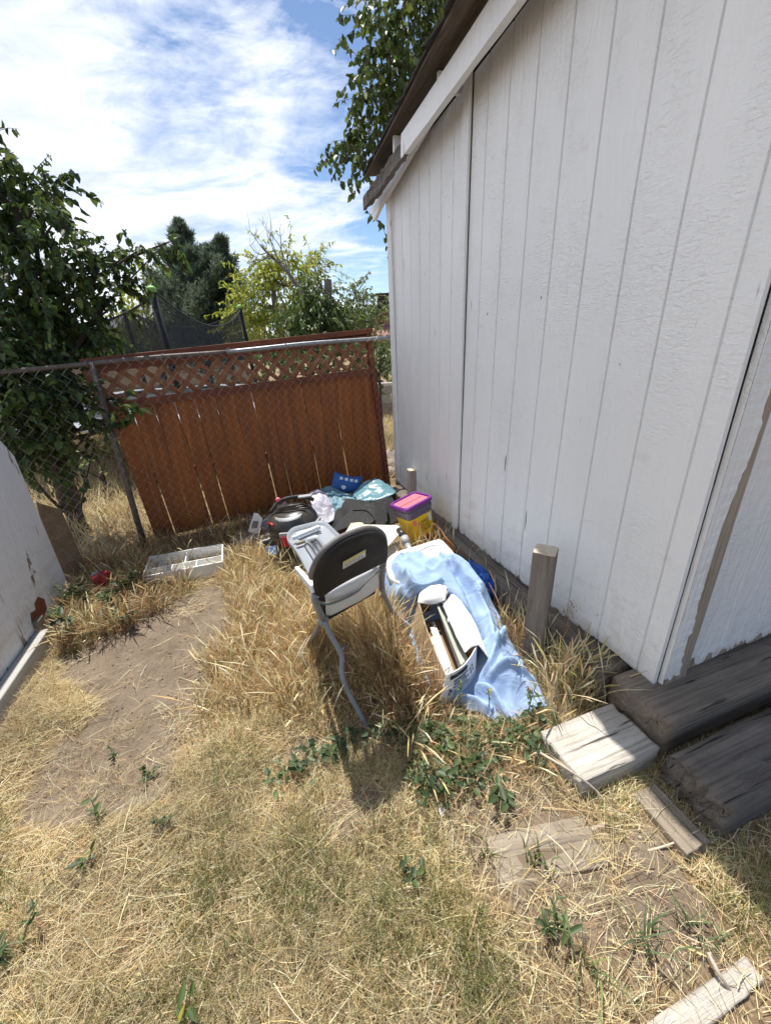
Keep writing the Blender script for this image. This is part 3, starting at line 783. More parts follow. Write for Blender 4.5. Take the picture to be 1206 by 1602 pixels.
ly=[lb_[0]+CNn*.002,lb_[1]+CNn*.002]; dn=(lb_[3]-lb_[0])
slab([ly[0],ly[1],ly[1]+dn*.24,ly[0]+dn*.24],CNn*.0008).build('label_header','label_yellow',back)
pr=MB(); ex=lb_[1]-lb_[0]
for r_ in range(4):
    x=.05
    while x<.9:
        l=.05+.12*rng.random()
        if x+l>.95: break
        a=lb_[0]+ex*x+dn*(.36+.16*r_)+CNn*.0015
        pr.prism([a,a+ex*l,a+ex*l+dn*.06,a+dn*.06],CNn*.0006); x+=l+.035
pr.build('label_print','strip_grey',back)
li_=[(507,929),(528,917),(552,905),(575,893),(593,884),(591,895),(592.5,912),(588,920),(567,935),(536,951),(513,962),(510,958),(510,941)]
lin=padded(closed([Cp(*p,-.012) for p in li_],52),CNn,.02,.012).build('liner','chair_liner',ch,smooth=True)
def band(mb,pts,w,up,nrm,th=.003):
    vs=[]
    for p in pts:
        for (a,b_) in ((-.5,0),(.5,0),(.5,1),(-.5,1)): vs.append(V(*p)+up*w*a+nrm*th*b_)
    n=len(pts); mb.add(vs,[(i*4+j,i*4+(j+1)%4,(i+1)*4+(j+1)%4,(i+1)*4+j) for i in range(n-1) for j in range(4)]+[(3,2,1,0),tuple((n-1)*4+j for j in range(4))]); return mb
band(MB(),spline([Cp(494,939,.016),Cp(505,943.5,.016),Cp(517,944,.016),Cp(536,937,.017),Cp(559,925,.017),Cp(575,908,.017),Cp(590,895,.016),Cp(602,887,.014)],30),.0125,CU,CNn).build('strap','chair_strap',ch)
MB().tube([Cp(491,930,-.004),Cp(494,944,-.002),Cp(500,958,-.002),Cp(507,971,-.002)],.0125,12).build('side_tube','chair_tube',ch,smooth=True)
MB().tube([Cp(600,868,-.006),Cp(598.5,890,-.004),Cp(597,922,-.004)],.0125,12).build('side_tube','chair_tube',ch,smooth=True)
for q in ([(506,931),(509,939),(512,939),(509,931)],[(507,946),(511,944),(512,962),(507,961)],[(590,884),(593,884),(593,912),(590,905)]):
    slab([Cp(*p,-.020) for p in q],-CNn*.006).build('side_flap','black_cloth',ch)
# legs
A0=Cp(507,970); A1=onz(579,1143,.012); lx=CX; ln_=unit(np.cross(unit(A1-A0),lx))
def Lp(x,y): return onpl(x,y,A0,ln_)
path=[A0]+[Lp(*p) for p in((515,989),(529,1014),(535,1029),(534.4,1048),(537.5,1065),(548,1088.5),(560,1110),(574,1136))]+[A1]
leg=MB().tube(spline(path,50),.0105,10); lo_=leg.build('leg','chair_tube',ch,smooth=True)
MB().tube([Lp(531,1018),Lp(538.5,1012.5)],.0075,8).build('leg_stub','chair_tube',lo_,smooth=True)
ft=spline([A1,onz(585,1146,.012),onz(596,1145,.012),onz(606,1138,.012)],12); MB().tube(ft,.011,10).build('foot','chair_tube',lo_,smooth=True)
RL=spline([Cp(597,920,-.002),onz(607,944,.33),onz(619,963,.21),onz(634,977,.10),onz(646,985,.012)],30); MB().tube(RL,.0105,10).build('leg','chair_tube',ch,smooth=True)
LF=spline([Cp(501,962,-.02),onz(498,981,.33),onz(489,998,.17),onz(484,1010,.01)],24); MB().tube(LF,.0105,10).build('leg','chair_tube',ch,smooth=True)
sh=LF[-1]-A1; q=RL[-1]+sh*.6; MB().tube(spline([Cp(598,915,-.03),V(-.03,1.75,.30),V(q[0],q[1],.01)],16),.0105,10).build('leg','chair_tube',ch,smooth=True)
kn=Cp(505.5,971,-.004); MB().lathe(kn,[(.004,-.02),(.017,-.017),(.019,0),(.017,.017),(.004,.02)],14,(CU,CNn,CX)).build('hinge','chair_tube',ch,smooth=True)
# seat pan in front of the back
sf=-V(CNn[0],CNn[1],0); sf=unit(sf); s0=Cp(513,962,-.02); s1_=Cp(588,920,-.02)
MB().prism([s0,s1_,s1_+sf*.16-V(0,0,.02),s0+CX*.05+sf*.16-V(0,0,.02)],(0,0,-.03)).build('seat','chair_fabric',ch,bevel=.008)
ab=MB(); a0=onz(465,891,.545); a1=Cp(491,921,-.01); d_=unit(a1-a0); sd2=unit(np.cross(d_,Z)); ab.box((a0+a1)/2,(np.linalg.norm(a1-a0),.020,.03),(d_,sd2,np.cross(sd2,d_))); ab.build('armrest','tray_light',ch,bevel=.004)
a2=a0+CX*.30; a3=a1+CX*.30; ab=MB(); ab.box((a2+a3)/2,(np.linalg.norm(a1-a0),.02,.03),(d_,sd2,np.cross(sd2,d_))); ab.build('armrest','tray_light',ch,bevel=.004)
# tray
tz=.615
tpx=[(489,918),(485,905.5),(470,876),(458,858),(450.5,849),(450.5,839),(459,829.5),(478,824),(497,819.5),(507,819),(513.5,823),(532,841),(552,862),(566,880)]
tp=[onz(*p,tz) for p in tpx]
tc=sum(tp)/len(tp); tout=np.array(tp)
trs=np.vstack([spline(tp[:1]+tp[1:],70)]); 
n_=len(trs); ctr=trs.mean(0)
mbt=MB(); vs=[]; prof=[(1.0,0.),(1.0,.016),(.965,.018),(.94,-.004),(.90,-.008),(.5,-.008),(0.02,-.008),(.5,-.02),(.9,-.02),(.97,-.012)]
for rr,h in prof:
    for p in trs: vs.append(ctr+(p-ctr)*rr+V(0,0,h))
k=len(prof)
mbt.add(vs,[(i*n_+j,i*n_+(j+1)%n_,((i+1)%k)*n_+(j+1)%n_,((i+1)%k)*n_+j) for i in range(k) for j in range(n_)])
tr=mbt.build('tray','tray_grey',ch,smooth=True)
for g_ in ([(508,896),(497,873),(489,858),(481,850),(477,853),(479,858),(489,874),(500,899)],[(519,884),(508,864),(500,850),(495,844),(491,846),(493,852),(499,862)]):
    MB().tube(spline([onz(*p,tz-.003) for p in g_],26),.0028,6).build('tray_groove','print_ink',tr)
d0,d1=onz(466,838,tz+.012),onz(500,824,tz+.012); u_=unit(d1-d0); w_=unit(np.cross(u_,Z))
b=MB(); b.box((d0+d1)/2,(np.linalg.norm(d1-d0),.022,.018),(u_,w_,np.cross(w_,u_))); b.build('tray_bar','tray_light',tr,bevel=.004)
d0,d1=onz(463,851,tz+.012),onz(477,846.5,tz+.012); u_=unit(d1-d0); w_=unit(np.cross(u_,Z))
b=MB(); b.box((d0+d1)/2,(np.linalg.norm(d1-d0),.018,.014),(u_,w_,np.cross(w_,u_))); b.build('tray_latch','plank_wood',tr,bevel=.003)
for p in ((497,826),(462,841)):
    c=onz(*p,tz+.02); b=MB(); b.box(c,(.03,.012,.02),(u_,w_,np.cross(w_,u_))); b.build('tray_clip','tray_light',tr,bevel=.003)

# ------------------------------------------------------------------ shop vacuum
vb=V(-.640,2.70,0.); vc=empty('shop_vacuum',vb,'dusty black and red shop vacuum lying among the junk','vacuum')
vt=(unit((1,.0,.10)),unit((0,1,.03)),unit((-.08,-.02,1)))
dr_=MB().lathe(vb,[(.145,.0),(.155,.01),(.158,.05),(.172,.235),(.180,.24),(.182,.262),(.176,.27),(.1,.272)],36,vt).build('drum','vac_drum',vc,smooth=False)
for p in dr_.data.polygons: p.use_smooth=len(p.vertices)==4
MB().lathe(vb,[(.150,.268),(.180,.272),(.184,.285),(.182,.305),(.172,.345),(.150,.38),(.12,.405),(.08,.415),(.02,.418)],36,vt).build('lid','vac_black',vc,smooth=True)
def VP_(r,a,z): a=R(a); return vb+vt[0]*r*math.cos(a)+vt[1]*r*math.sin(a)+vt[2]*z
for a in (-98,-12):
    c=VP_(.187,a,.262); ax_=(unit(VP_(1,a+90,0)-vb),unit(VP_(1,a,0)-vb),vt[2])
    lt=MB(); lt.box(c+ax_[1]*.004+vt[2]*.016,(.072,.018,.085),ax_); l_=lt.build('latch_frame','vac_grey',vc,bevel=.004)
    lt=MB(); lt.box(c+ax_[1]*.012+vt[2]*-.002,(.058,.022,.075),ax_); lt.build('latch','vac_red',vc,bevel=.004)
pa=VP_(.165,-162,.205); pd=unit(VP_(1,-165,0)-vb)
MB().tube([pa,pa+pd*.03,pa+pd*.031,pa+pd*.075],[.036,.036,.030,.030],18).build('hose_port','vac_black',vc,smooth=False)
MB().tube([VP_(.168,a,.312+.055*math.sin(R((a+170)*3))) for a in np.linspace(-172,-128,10)],.008,8).build('red_trim','vac_red',vc,smooth=True)
wn=[]
for i in range(9):
    t=i/8
    for s_ in (-1,1): wn.append(VP_(.125+.035*(s_<0)*math.sin(math.pi*t),-140+100*t,.392 if s_>0 else .392-.055*math.sin(math.pi*t)))
wv=MB(); wv.add([q+V(0,-.006,.010) for q in wn],[(2*i,2*i+1,2*i+3,2*i+2) for i in range(8)]); wv.build('clear_window','vac_grey',vc,smooth=True,solid=.006)
hn=MB().tube(spline([VP_(.15,178,.40),VP_(.10,150,.455),VP_(.07,90,.468),VP_(.12,30,.465),VP_(.17,12,.44)],20),.014,8).build('handle','vac_black',vc,smooth=True)
for k in range(3): MB().tube(spline([VP_(.13-.02*k,-160+5*k,.405+.014*k),VP_(.06,-90,.43+.014*k),VP_(.14-.02*k,-20,.42+.014*k)],14),.006,6).build('cord','vac_black',vc,smooth=True)
b=MB(); b.box(VP_(.12,15,.478),(.10,.04,.014),vt); b.build('handle_cap','vac_grey',vc,bevel=.004)
MB().lathe(VP_(.10,150,.47),[(.003,-.015),(.015,-.01),(.018,0),(.015,.014),(.004,.019)],12,vt).build('knob','tub_pink',vc,smooth=True)

# ------------------------------------------------------------------ yellow litter tub
ta=onz(625,793,.385); tb_=onz(671,779,.385); tx=unit((tb_-ta)*V(1,1,0)); tbase=V(.268,2.79,.015)
tu=unit(V(-.082,.0,.385)); ty=unit(np.cross(tu,tx)); tx=np.cross(ty,tu); AXT=(tx,ty,tu)
tub=empty('litter_tub',tbase,'yellow labelled plastic tub with pink and purple lid beside the shed wall','tub')
def rrect(hx,hy,r,z,n=6):
    o=[]
    for cx_,cy_,a0 in((hx-r,hy-r,0),(-hx+r,hy-r,90),(-hx+r,-hy+r,180),(hx-r,-hy+r,270)):
        for k in range(n): a=R(a0+90*k/(n-1)); o.append((cx_+r*math.cos(a),cy_+r*math.sin(a),z))
    return o
def loft(loops,cap=True):
    n=len(loops[0]); mb=MB(); k=len(loops)
    fs=[(i*n+j,i*n+(j+1)%n,(i+1)*n+(j+1)%n,(i+1)*n+j) for i in range(k-1) for j in range(n)]
    if cap: fs+=[tuple(range(n))[::-1],tuple((k-1)*n+j for j in range(n))]
    return mb.add([p for l in loops for p in l],fs)
def tl(mb,name,mat,**k): return lbuild(mb,name,mat,tbase,AXT,tub,**k)
sz=lambda z:(.088+.075*z,.075+.065*z)
loops=[rrect(*sz(z),.03,z) for z in(0,.02,.1,.2,.285)]
tl(loft(loops),'body','tub_label',smooth=False)
loops=[rrect(sz(.285)[0]+d,sz(.285)[1]+d,.032,z) for d,z in((-.01,.284),(.002,.286),(.003,.315),(.008,.318),(.009,.345),(.004,.348),(.005,.368),(-.01,.369))]
tl(loft(loops),'rim','tub_grey')
loops=[rrect(.122+d,.103+d,.036,z) for d,z in((-.004,.362),(.006,.364),(.009,.372),(.009,.386),(.003,.392),(-.006,.392),(-.012,.380),(-.016,.3795))]
tl(loft(loops,True),'lid_rim','tub_purple')
tl(loft([rrect(.107,.088,.028,z) for z in(.378,.3815)]),'lid','tub_pink')
tl(loft([rrect(.098,.012,.008,z) for z in(.3812,.386)]).add([],[]),'lid_ridge','tub_pink').location
fz=lambda z:-(sz(z)[1])-.0006
fa=unit(V(0,-(sz(.28)[1]-sz(0)[1]),.28))       # upward direction on the sloping front face
def tface(x,z,off=.001): return tbase+tx*x+ty*(fz(z)-off)+tu*z
fup=unit(tface(0,.2)-tface(0,.1)); 
text('LARGE\nDUO\nCATS',.038,'print_ink','lettering',tub,tface(.018,.222),tx,fup)
bl_=[tface(.018+.016*math.cos(a)*(1-.25*math.sin(a)),.098+.030*math.sin(a),.0015) for a in np.linspace(0,2*math.pi,18)[:-1]]
slab(bl_,-ty*.001).build('red_emblem','vac_red',tub)
slab([tface(.056,.275),tface(.080,.275),tface(.080,.215),tface(.056,.215)],-ty*.001).build('badge','white_print',tub)
slab([tface(-.095,.27),tface(-.06,.27),tface(-.058,.235),tface(-.085,.23)],-ty*.0012).build('corner_patch','tub_pink',tub)
b=MB()
for k in range(6): a=tface(-.055+.021*k,.03+.002*k,.0012); b.prism([a,a+tx*.013,a+tx*.013+fup*.009,a+fup*.009],-ty*.0006)
b.build('small_print','tub_purple',tub)

# ------------------------------------------------------------------ soft junk by the fence
def yp(rows): return [[aty(*p) for p in r] for r in rows]
def zp(rows): return [[onz(*p) for p in r] for r in rows]
def cloth(name,label,cat,mat,rows,nu=30,nv=30,amp=.012,sc=9,seed=1,th=.004,smooth=True):
    P=crumple(patch(rows,nu,nv),amp,sc,seed); c=P.mean((0,1))
    o=MB().grid(P).build(name,mat,None,smooth=smooth,solid=th,loc=(c[0],c[1],P[...,2].min())); return tag(o,label,cat)
cloth('wrapped_bundle','puffy shiny teal plastic bundle against the fence foot','bundle','teal_plastic',yp([[(553,771,3.52),(572,754,3.54),(595,752,3.54),(618,768,3.5)],[(553,776,3.36),(573,768,3.40),(597,766,3.40),(619,770,3.36)],[(560,783,3.27),(576,783,3.26),(598,780,3.26),(617,773,3.3)],[(566,788,3.26),(578,790,3.26),(597,786,3.26),(612,778,3.3)]]),36,36,.014,9,3)
cloth('ribbed_cloth','dull teal ribbed cloth draped beside the shop vacuum','cloth','teal_cloth',yp([[(501,768,3.42),(514,760,3.44),(530,768,3.44),(560,779,3.4)],[(504,777,3.3),(520,775,3.33),(538,780,3.33),(560,783,3.3)],[(513,790,3.2),(525,790,3.22),(540,786,3.25),(560,786,3.26)],[(521,800,3.16),(527,801,3.17),(538,793,3.2),(556,789,3.24)]]),40,40,.013,16,5)
cloth('plastic_bag','crumpled lilac white plastic bag right of the shop vacuum','bag','lilac_bag',yp([[(484,772,3.3),(498,767,3.34),(510,772,3.34)],[(486,785,3.16),(504,780,3.2),(518,788,3.2)],[(492,805,3.06),(508,803,3.1),(524,802,3.14)],[(494,822,3.0),(508,822,3.0),(522,816,3.05)]]),24,24,.014,14,7)
cloth('black_cloth','black fabric heap between teal cloth and grey floor mats','cloth','black_cloth',yp([[(520,795,3.24),(540,782,3.28),(560,782,3.28),(580,786,3.24)],[(515,808,3.14),(535,798,3.16),(555,792,3.16),(578,792,3.15)],[(508,825,3.05),(525,818,3.04),(548,808,3.05),(570,800,3.08)],[(505,838,3.0),(520,836,2.98),(540,824,2.98),(560,812,3.0)]]),24,24,.012,10,9)
# packet of wipes, upright against the fence
wo_=[(523,737),(530,740),(541,744),(555,746),(566,746),(565,757),(561,768),(552,770),(540,772),(528,771),(518,769),(519,755)]
wc=aty(541,757,3.58); wn_=unit(V(.12,-1,.35))
wpk=empty('wipes_packet',(wc[0],wc[1],.12),'bright blue soft packet with white squares leaning on the fence','packet')
wpts=closed([onpl(*p,wc,wn_) for p in wo_],48)
padded(wpts,wn_,.03,.022).build('pouch','wipes_blue',wpk,smooth=True)
for cx_,cy_ in ((534,748),(542,749.6),(550,751.4),(557,752.6)):
    slab([onpl(cx_+a*2.5,cy_+b_*2.3,wc+wn_*.0345,wn_) for a,b_ in((-1,-1),(1,-.9),(1,1),(-1,.9))],wn_*.001).build('printed_square','white_print',wpk)
slab([onpl(537.5+3.6*math.cos(a),762+3.4*math.sin(a),wc+wn_*.0345,wn_) for a in np.linspace(0,6.283,17)[:-1]],wn_*.001).build('printed_circle','white_print',wpk)

# ------------------------------------------------------------------ mats, boards, wand, box tray, lid
mp0=V(-.12,3.02,.2); mn=unit((-.05,-.62,.78))
def flat(name,label,cat,mat,px,pt,nr,th,group=None,bevel=.003):
    q=[onpl(*p,V(*pt),unit(nr)) for p in px]; c=sum(q)/len(q)
    o=slab(q,-unit(nr)*th).build(name,mat,None,bevel=bevel,loc=c); return tag(o,label,cat,group)
m1=flat('floor_mat','large slanted grey speckled floor mat left of its upright partner','floor mat','mat_grey',[(515,836),(530,815),(545,801),(565,792),(583,785),(587,787),(588,812),(583,820),(560,822),(540,826)],mp0,mn,.02)
pz=[onpl(*p,mp0+mn*.002,mn) for p in((552,798),(573,799),(585,812),(580,819),(568,823))]
m1r=MB().tube(spline(pz,30),.004,6).build('moulded_edge','black_cloth',None); m1r.parent=m1; 
m1r.location=-Vector(m1['_o'])
flat('floor_mat','grey upright floor mat dusted with straw beside the yellow tub','floor mat','mat_grey',[(585,783),(603,778.5),(605,781),(606,815),(601,821),(588,821)],mp0+V(.06,-.02,.02),unit((.05,-.75,.65)),.02)
flat('floor_mat','plain dark floor mat half hidden behind the yellow tub','floor mat','mat_grey',[(600,781),(614,778),(622,795),(622,815),(606,823),(600,815)],V(.05,3.08,.2),unit((.2,-.72,.65)),.02)
bt=[(528,846),(545,827),(562,820.5),(590,821),(628,822),(627,833),(617,843),(611,850),(604,856),(580,862),(548,862)]
flat('broken_board','cream broken board lying across the grey floor mats','broken board','beige_board',bt,onz(590,835,.235),unit((.05,-.1,1)),.012,bevel=0)
flat('broken_board','small yellowish cork fragment lying on the cream broken board','broken board','beige_cork',[(543,829),(549,818.5),(562,817),(568,818),(570,823),(558,829)],onz(555,823,.252),unit((0,-.12,1)),.010,bevel=0)
flat('broken_board','cream board offcut between the high chair and the white lid','broken board','beige_board',[(607,856),(618,849),(625,847),(623,858),(617,873),(606,884),(604,868)],onz(612,865,.14),unit((.1,-.2,1)),.012,bevel=0)
wd=empty('vacuum_wand',onz(640,862,.1),'silver and black vacuum wand beside the yellow tub','wand')
w0,w1,w2,w3=onz(624,829,.24),onz(632,840,.22),onz(636,851,.19),onz(647,872,.13)
MB().tube([w0,w1],.024,14).build('black_sleeve','vac_black',wd,smooth=True); MB().tube([w1,w2],.028,14).build('collar','vac_grey',wd,smooth=True); MB().tube([w2,w3],.024,14).build('tube','tube_silver',wd,smooth=True)
# cardboard tray under the tub
ct=empty('cardboard_tray',onz(672,858,0),'torn tan cardboard tray under the yellow tub','cardboard')
fr_=patch(zp([[(640,852,.10),(660,849,.11),(684,842,.12),(700,842,.13)],[(640,862,.13),(662,858,.14),(690,852,.14),(706,852,.14)],[(644,874,.13),(664,870,.14),(692,864,.14),(712,864,.12)]]),14,20)
MB().grid(crumple(fr_,.006,12,3)).build('flap','card_tan',ct,smooth=True,solid=.004)
sw=patch(zp([[(677,818,.20),(688,826,.21),(697,840,.20),(710,853,.17),(714,866,.12)],[(684,838,.06),(692,844,.06),(700,852,.06),(708,862,.05),(713,872,.04)]]),8,24)
MB().grid(sw).build('side_wall','card_tan',ct,smooth=True,solid=.004)
# white lid
lpx=[(604,888),(606,874),(621,863),(650,854),(682,844),(690,844.5),(697,850),(716,871),(736,892),(737,899),(728,905),(690,915),(640,915),(612,905)]
lpt=[onz(*p,.215) for p in lpx]; lc=sum(lpt)/len(lpt); lcl=closed(lpt,60)
lidm=loft([[tuple(lc+(p-lc)*s_+V(0,0,h)) for p in lcl] for s_,h in((.985,-.045),(1.,-.035),(1.,-.008),(.985,0),(.90,.001),(.88,-.004),(.4,-.004),(.05,-.004))])
lid=lidm.build('bin_lid','lid_white',None,smooth=True,loc=(lc[0],lc[1],.17)); tag(lid,'white plastic bin lid tucked under the blue tarp','lid')
gr=MB().tube(spline([onz(626,871,.214),onz(655,861.5,.214),onz(683,852.5,.214),onz(697,868,.214),onz(712,885,.214)],40),.0022,5).build('lid_groove','strip_grey',None); gr.parent=lid; gr.location=-Vector(lid['_o'])

# ------------------------------------------------------------------ pale blue tarp, open box
rows=zp([[(620,872,.235),(645,866,.24),(690,872,.24),(718,880,.232),(739,893,.22)],
 [(606,893,.16),(640,884,.26),(690,884,.262),(730,898,.24),(757,918,.16)],
 [(600,915,.10),(632,908,.24),(685,900,.275),(735,925,.23),(768,940,.10)],
 [(604,942,.06),(638,934,.20),(690,925,.22),(740,950,.20),(780,965,.06)],
 [(628,973,.05),(655,968,.05),(700,965,.05),(758,985,.13),(795,1000,.05)],
 [(645,1010,.03),(678,1010,.03),(715,1015,.03),(775,1022,.13),(818,1038,.05)],
 [(657,1045,.02),(690,1050,.02),(730,1052,.03),(782,1058,.12),(838,1065,.05)],
 [(672,1073,.025),(705,1083,.03),(738,1088,.04),(780,1092,.075),(850,1090,.04)],
 [(690,1092,.02),(715,1105,.02),(745,1118,.025),(785,1133,.03),(856,1110,.03)]])
P=patch(rows,130,96)
FOLDS=[(np.array([onz(*q)[:2] for q in spline([(x,y,z) for x,y,z in pl],40)]),A,w_) for pl,A,w_ in (
 ([(690,880,.25),(735,915,.24),(765,965,.16),(770,1005,.14)],.05,.016),([(715,905,.25),(745,950,.22),(752,990,.14)],-.045,.022),
 ([(635,905,.24),(650,925,.23),(690,915,.25)],.045,.013),([(625,925,.15),(640,950,.12),(650,975,.06)],-.03,.02),
 ([(790,1000,.06),(770,1035,.12),(762,1060,.1)],.07,.014),([(765,1075,.08),(800,1062,.08),(845,1070,.05)],.05,.012),([(745,1085,.04),(775,1100,.06),(795,1130,.03)],.055,.013),
 ([(700,1092,.03),(730,1100,.03),(760,1120,.03)],.045,.012),([(805,1040,.06),(815,1075,.06),(835,1105,.03)],-.02,.03),([(640,880,.25),(668,895,.26),(700,893,.26)],.018,.016))]
Pn=P.copy()
for i in range(P.shape[0]):
    for j in range(P.shape[1]):
        p=Vector(P[i,j]); e=min(1,j/8,(95-j)/8)
        q=Vector((p.x*6+p.y*2.2,p.y*2.4-p.x*1.5,1.3)); a=1-abs(mnoise.noise(q))*2.4
        b2=mnoise.noise(Vector((p.x*14,p.y*11,4))); c2=1-abs(mnoise.noise(Vector((p.x*5-p.y*5,p.y*5+p.x*5,9))))*3
        h=.030*max(a,-.3)+.010*b2+.026*max(c2,-.15)
        bx=((p.x-.26)/.17,(p.y-1.62)/.30); inb=max(0,1-((bx[0]*.72)**2+(bx[1]*.82)**2))
        h*=(1-.92*min(1,inb*2.2)); h+=sum(A*math.exp(-(np.min(np.hypot(q[:,0]-p.x,q[:,1]-p.y))/w_)**2) for q,A,w_ in FOLDS)*e; 
        Pn[i,j,2]=max(.008,P[i,j,2]+h*(.35+.65*e)); Pn[i,j,0]+=.006*b2; Pn[i,j,1]+=.008*c2*.5
tarp=MB().grid(Pn).build('tarp','tarp_blue',None,smooth=True,solid=.0025,loc=(.3,1.8,0)); tag(tarp,'crumpled pale blue tarp spread over junk in the grass','tarp')
bx=empty('open_box',onz(712,1000,.05),'long torn white cardboard box of slats lying on the blue tarp','cardboard box')
bTL=onz(655,942,.2); bBL=onz(697,1056,.2); bBR=onz(745,1011,.2); bTR=bTL+(bBR-bBL); bot=.04
dn_=lambda p,sx=0,sy=0:V(p[0]+sx,p[1]+sy,bot)
xd=unit(bTR-bTL); yd=unit(bTL-bBL)
def wallp(mb,a,b_,a2,b2,n=10,bow=.0,bd=None):
    P=np.array([[ (V(*a)*(1-t)+V(*b_)*t)*(1-s_)+(V(*a2)*(1-t)+V(*b2)*t)*s_ + (bd*bow*math.sin(math.pi*t)*(1-s_) if bd is not None else 0) for t in np.linspace(0,1,n)] for s_ in np.linspace(0,1,5)])
    return mb.grid(crumple(P,.0025,14,2))
wl_=wallp(MB(),bTL,bBL,dn_(bTL,-.045),dn_(bBL,-.03,.0),14,.012,-xd).build('side_panel','corrugated',bx,solid=.004)
wallp(MB(),bTL,bTR,dn_(bTL,-.045),dn_(bTR,-.01),8).build('end_panel','card_brown',bx,solid=.004)
wallp(MB(),bTR,bBR,dn_(bTR,-.01),dn_(bBR,-.005,.02),12).build('side_panel','card_brown',bx,solid=.004)
fp=wallp(MB(),bBL,bBR,dn_(bBL,-.03,-.03)-V(0,0,.03),dn_(bBR,-.005,-.03)-V(0,0,.03),10,.03,-yd).build('end_panel','card_white',bx,solid=.004)
MB().prism([dn_(bTL,-.045),dn_(bTR,-.01),dn_(bBR,-.005,.02),dn_(bBL,-.03,.0)],(0,0,-.004)).build('base','card_brown',bx)
rf=patch([[bTR+V(0,.0,.02),bTR*.66+bBR*.34+V(.022,0,.02),bTR*.33+bBR*.67+V(.03,0,.012),bBR+V(.012,0,.004)],[onz(708,925,.225),onz(716,960,.235),onz(727,990,.23),onz(737,1013,.21)],[onz(693,948,.215),onz(702,970,.22),onz(714,996,.215),onz(727,1022,.2)]],14,22)
MB().grid(crumple(rf,.004,16,5)).build('flap','card_white',bx,smooth=True,solid=.004)
sf_=patch([[bTR+V(.0,.0,.02),bTR*.5+bBR*.5+V(.03,0,.015),bBR+V(.012,0,.004)],[bTR+V(.05,-.02,-.05),bTR*.5+bBR*.5+V(.075,0,-.055),bBR+V(.055,-.02,-.06)],[bTR+V(.05,-.02,-.09),bTR*.5+bBR*.5+V(.08,0,-.10),bBR+V(.055,-.02,-.10)]],10,18)
MB().grid(crumple(sf_,.004,16,8)).build('outer_panel','card_white',bx,smooth=True,solid=.004)
bf=patch([[onz(653,943,.20),onz(668,946,.195),onz(682,945,.20),onz(697,940,.21)],[onz(656,930,.225),onz(668,934,.23),onz(684,930,.24),onz(698,925,.24)],[onz(664,917,.25),onz(676,913,.26),onz(690,908,.262),onz(703,905,.255)]],12,20)
MB().grid(crumple(bf,.003,14,9)).build('flap','card_white',bx,smooth=True,solid=.004)
bf2=patch([[onz(703,905,.25),onz(703,915,.24),onz(700,925,.235)],[onz(698,922,.24),onz(697,930,.22),onz(697,940,.205)],[onz(688,940,.20),onz(692,944,.195),onz(696,950,.19)]],8,8)
MB().grid(bf2).build('flap','card_white',bx,smooth=True,solid=.003)
for k in range(9):
    f=.10+.055*k if k<6 else .62+.1*(k-6)
    a=bBL+(bBR-bBL)*f+yd*.02; e=bTL+(bTR-bTL)*(f*.9+.06)-yd*(.06+.05*rng.random()+.09*(k<3))
    zA=bot+.012+.012*rng.random(); a=V(a[0],a[1],zA+.02*(k>4)); e=V(e[0],e[1],zA+.02+.05*(k>=6))
    d_=unit(e-a); s_=unit(np.cross(d_,Z)); m_=MB(); m_.box((a+e)/2,(np.linalg.norm(e-a),.017,.011),(d_,s_,np.cross(s_,d_))); m_.build('slat','slat_white',bx,bevel=.001)
for k in range(4):
    a=bBL+(bBR-bBL)*(.55+.06*k)+yd*.015+V(0,0,-.05); e=bTL+(bTR-bTL)*(.52+.03*k)-yd*.02+V(0,0,-.01-.02*k)
    d_=unit(e-a); s_=unit(np.cross(d_,Z)); m_=MB(); m_.box((a+e)/2,(np.linalg.norm(e-a),.011,.009),(d_,s_,np.cross(s_,d_))); m_.build('strip',plain('strip_sage_%d'%k,(.34,.36,.29),.5,.1),bx)
# print on the end panel: a dark band and rows of marks too worn to read
fv=(dn_(bBL)-V(0,0,.05))-bBL; fh=bBR-bBL; fnm=unit(np.cross(fh,-fv)); 
if np.dot(fnm,CAM-bBL)<0: fnm=-fnm
fpt=lambda x,y: bBL+fh*x+V(0,0,-.20)*y-yd*(.03*math.sin(math.pi*x)*(1-y)+.013*y)+fnm*.0045
def fq(mb,x,y,w_,h_): mb.prism([fpt(x,y),fpt(x+w_,y),fpt(x+w_,y+h_),fpt(x,y+h_)],fnm*.0008)
pm=MB(); 
for k in range(5): fq(pm,.10+.1*k,.07,.1,.10)
pm.build('printed_band','dark_red',bx)
pm=MB()
for r_,(x0_,x1_,h_) in enumerate(((.20,.60,.05),(.22,.58,.05),(.2,.66,.03),(.2,.62,.03),(.2,.7,.02))):
    x=x0_
    while x<x1_:
        l=.02+.03*rng.random(); fq(pm,x,.24+.095*r_,l,h_); x+=l+.014
for x,y in ((.72,.3),(.78,.26),(.75,.42),(.82,.4),(.08,.42),(.06,.5),(.12,.46)): fq(pm,x,y,.03,.07)
pm.build('printed_marks','print_ink',bx)

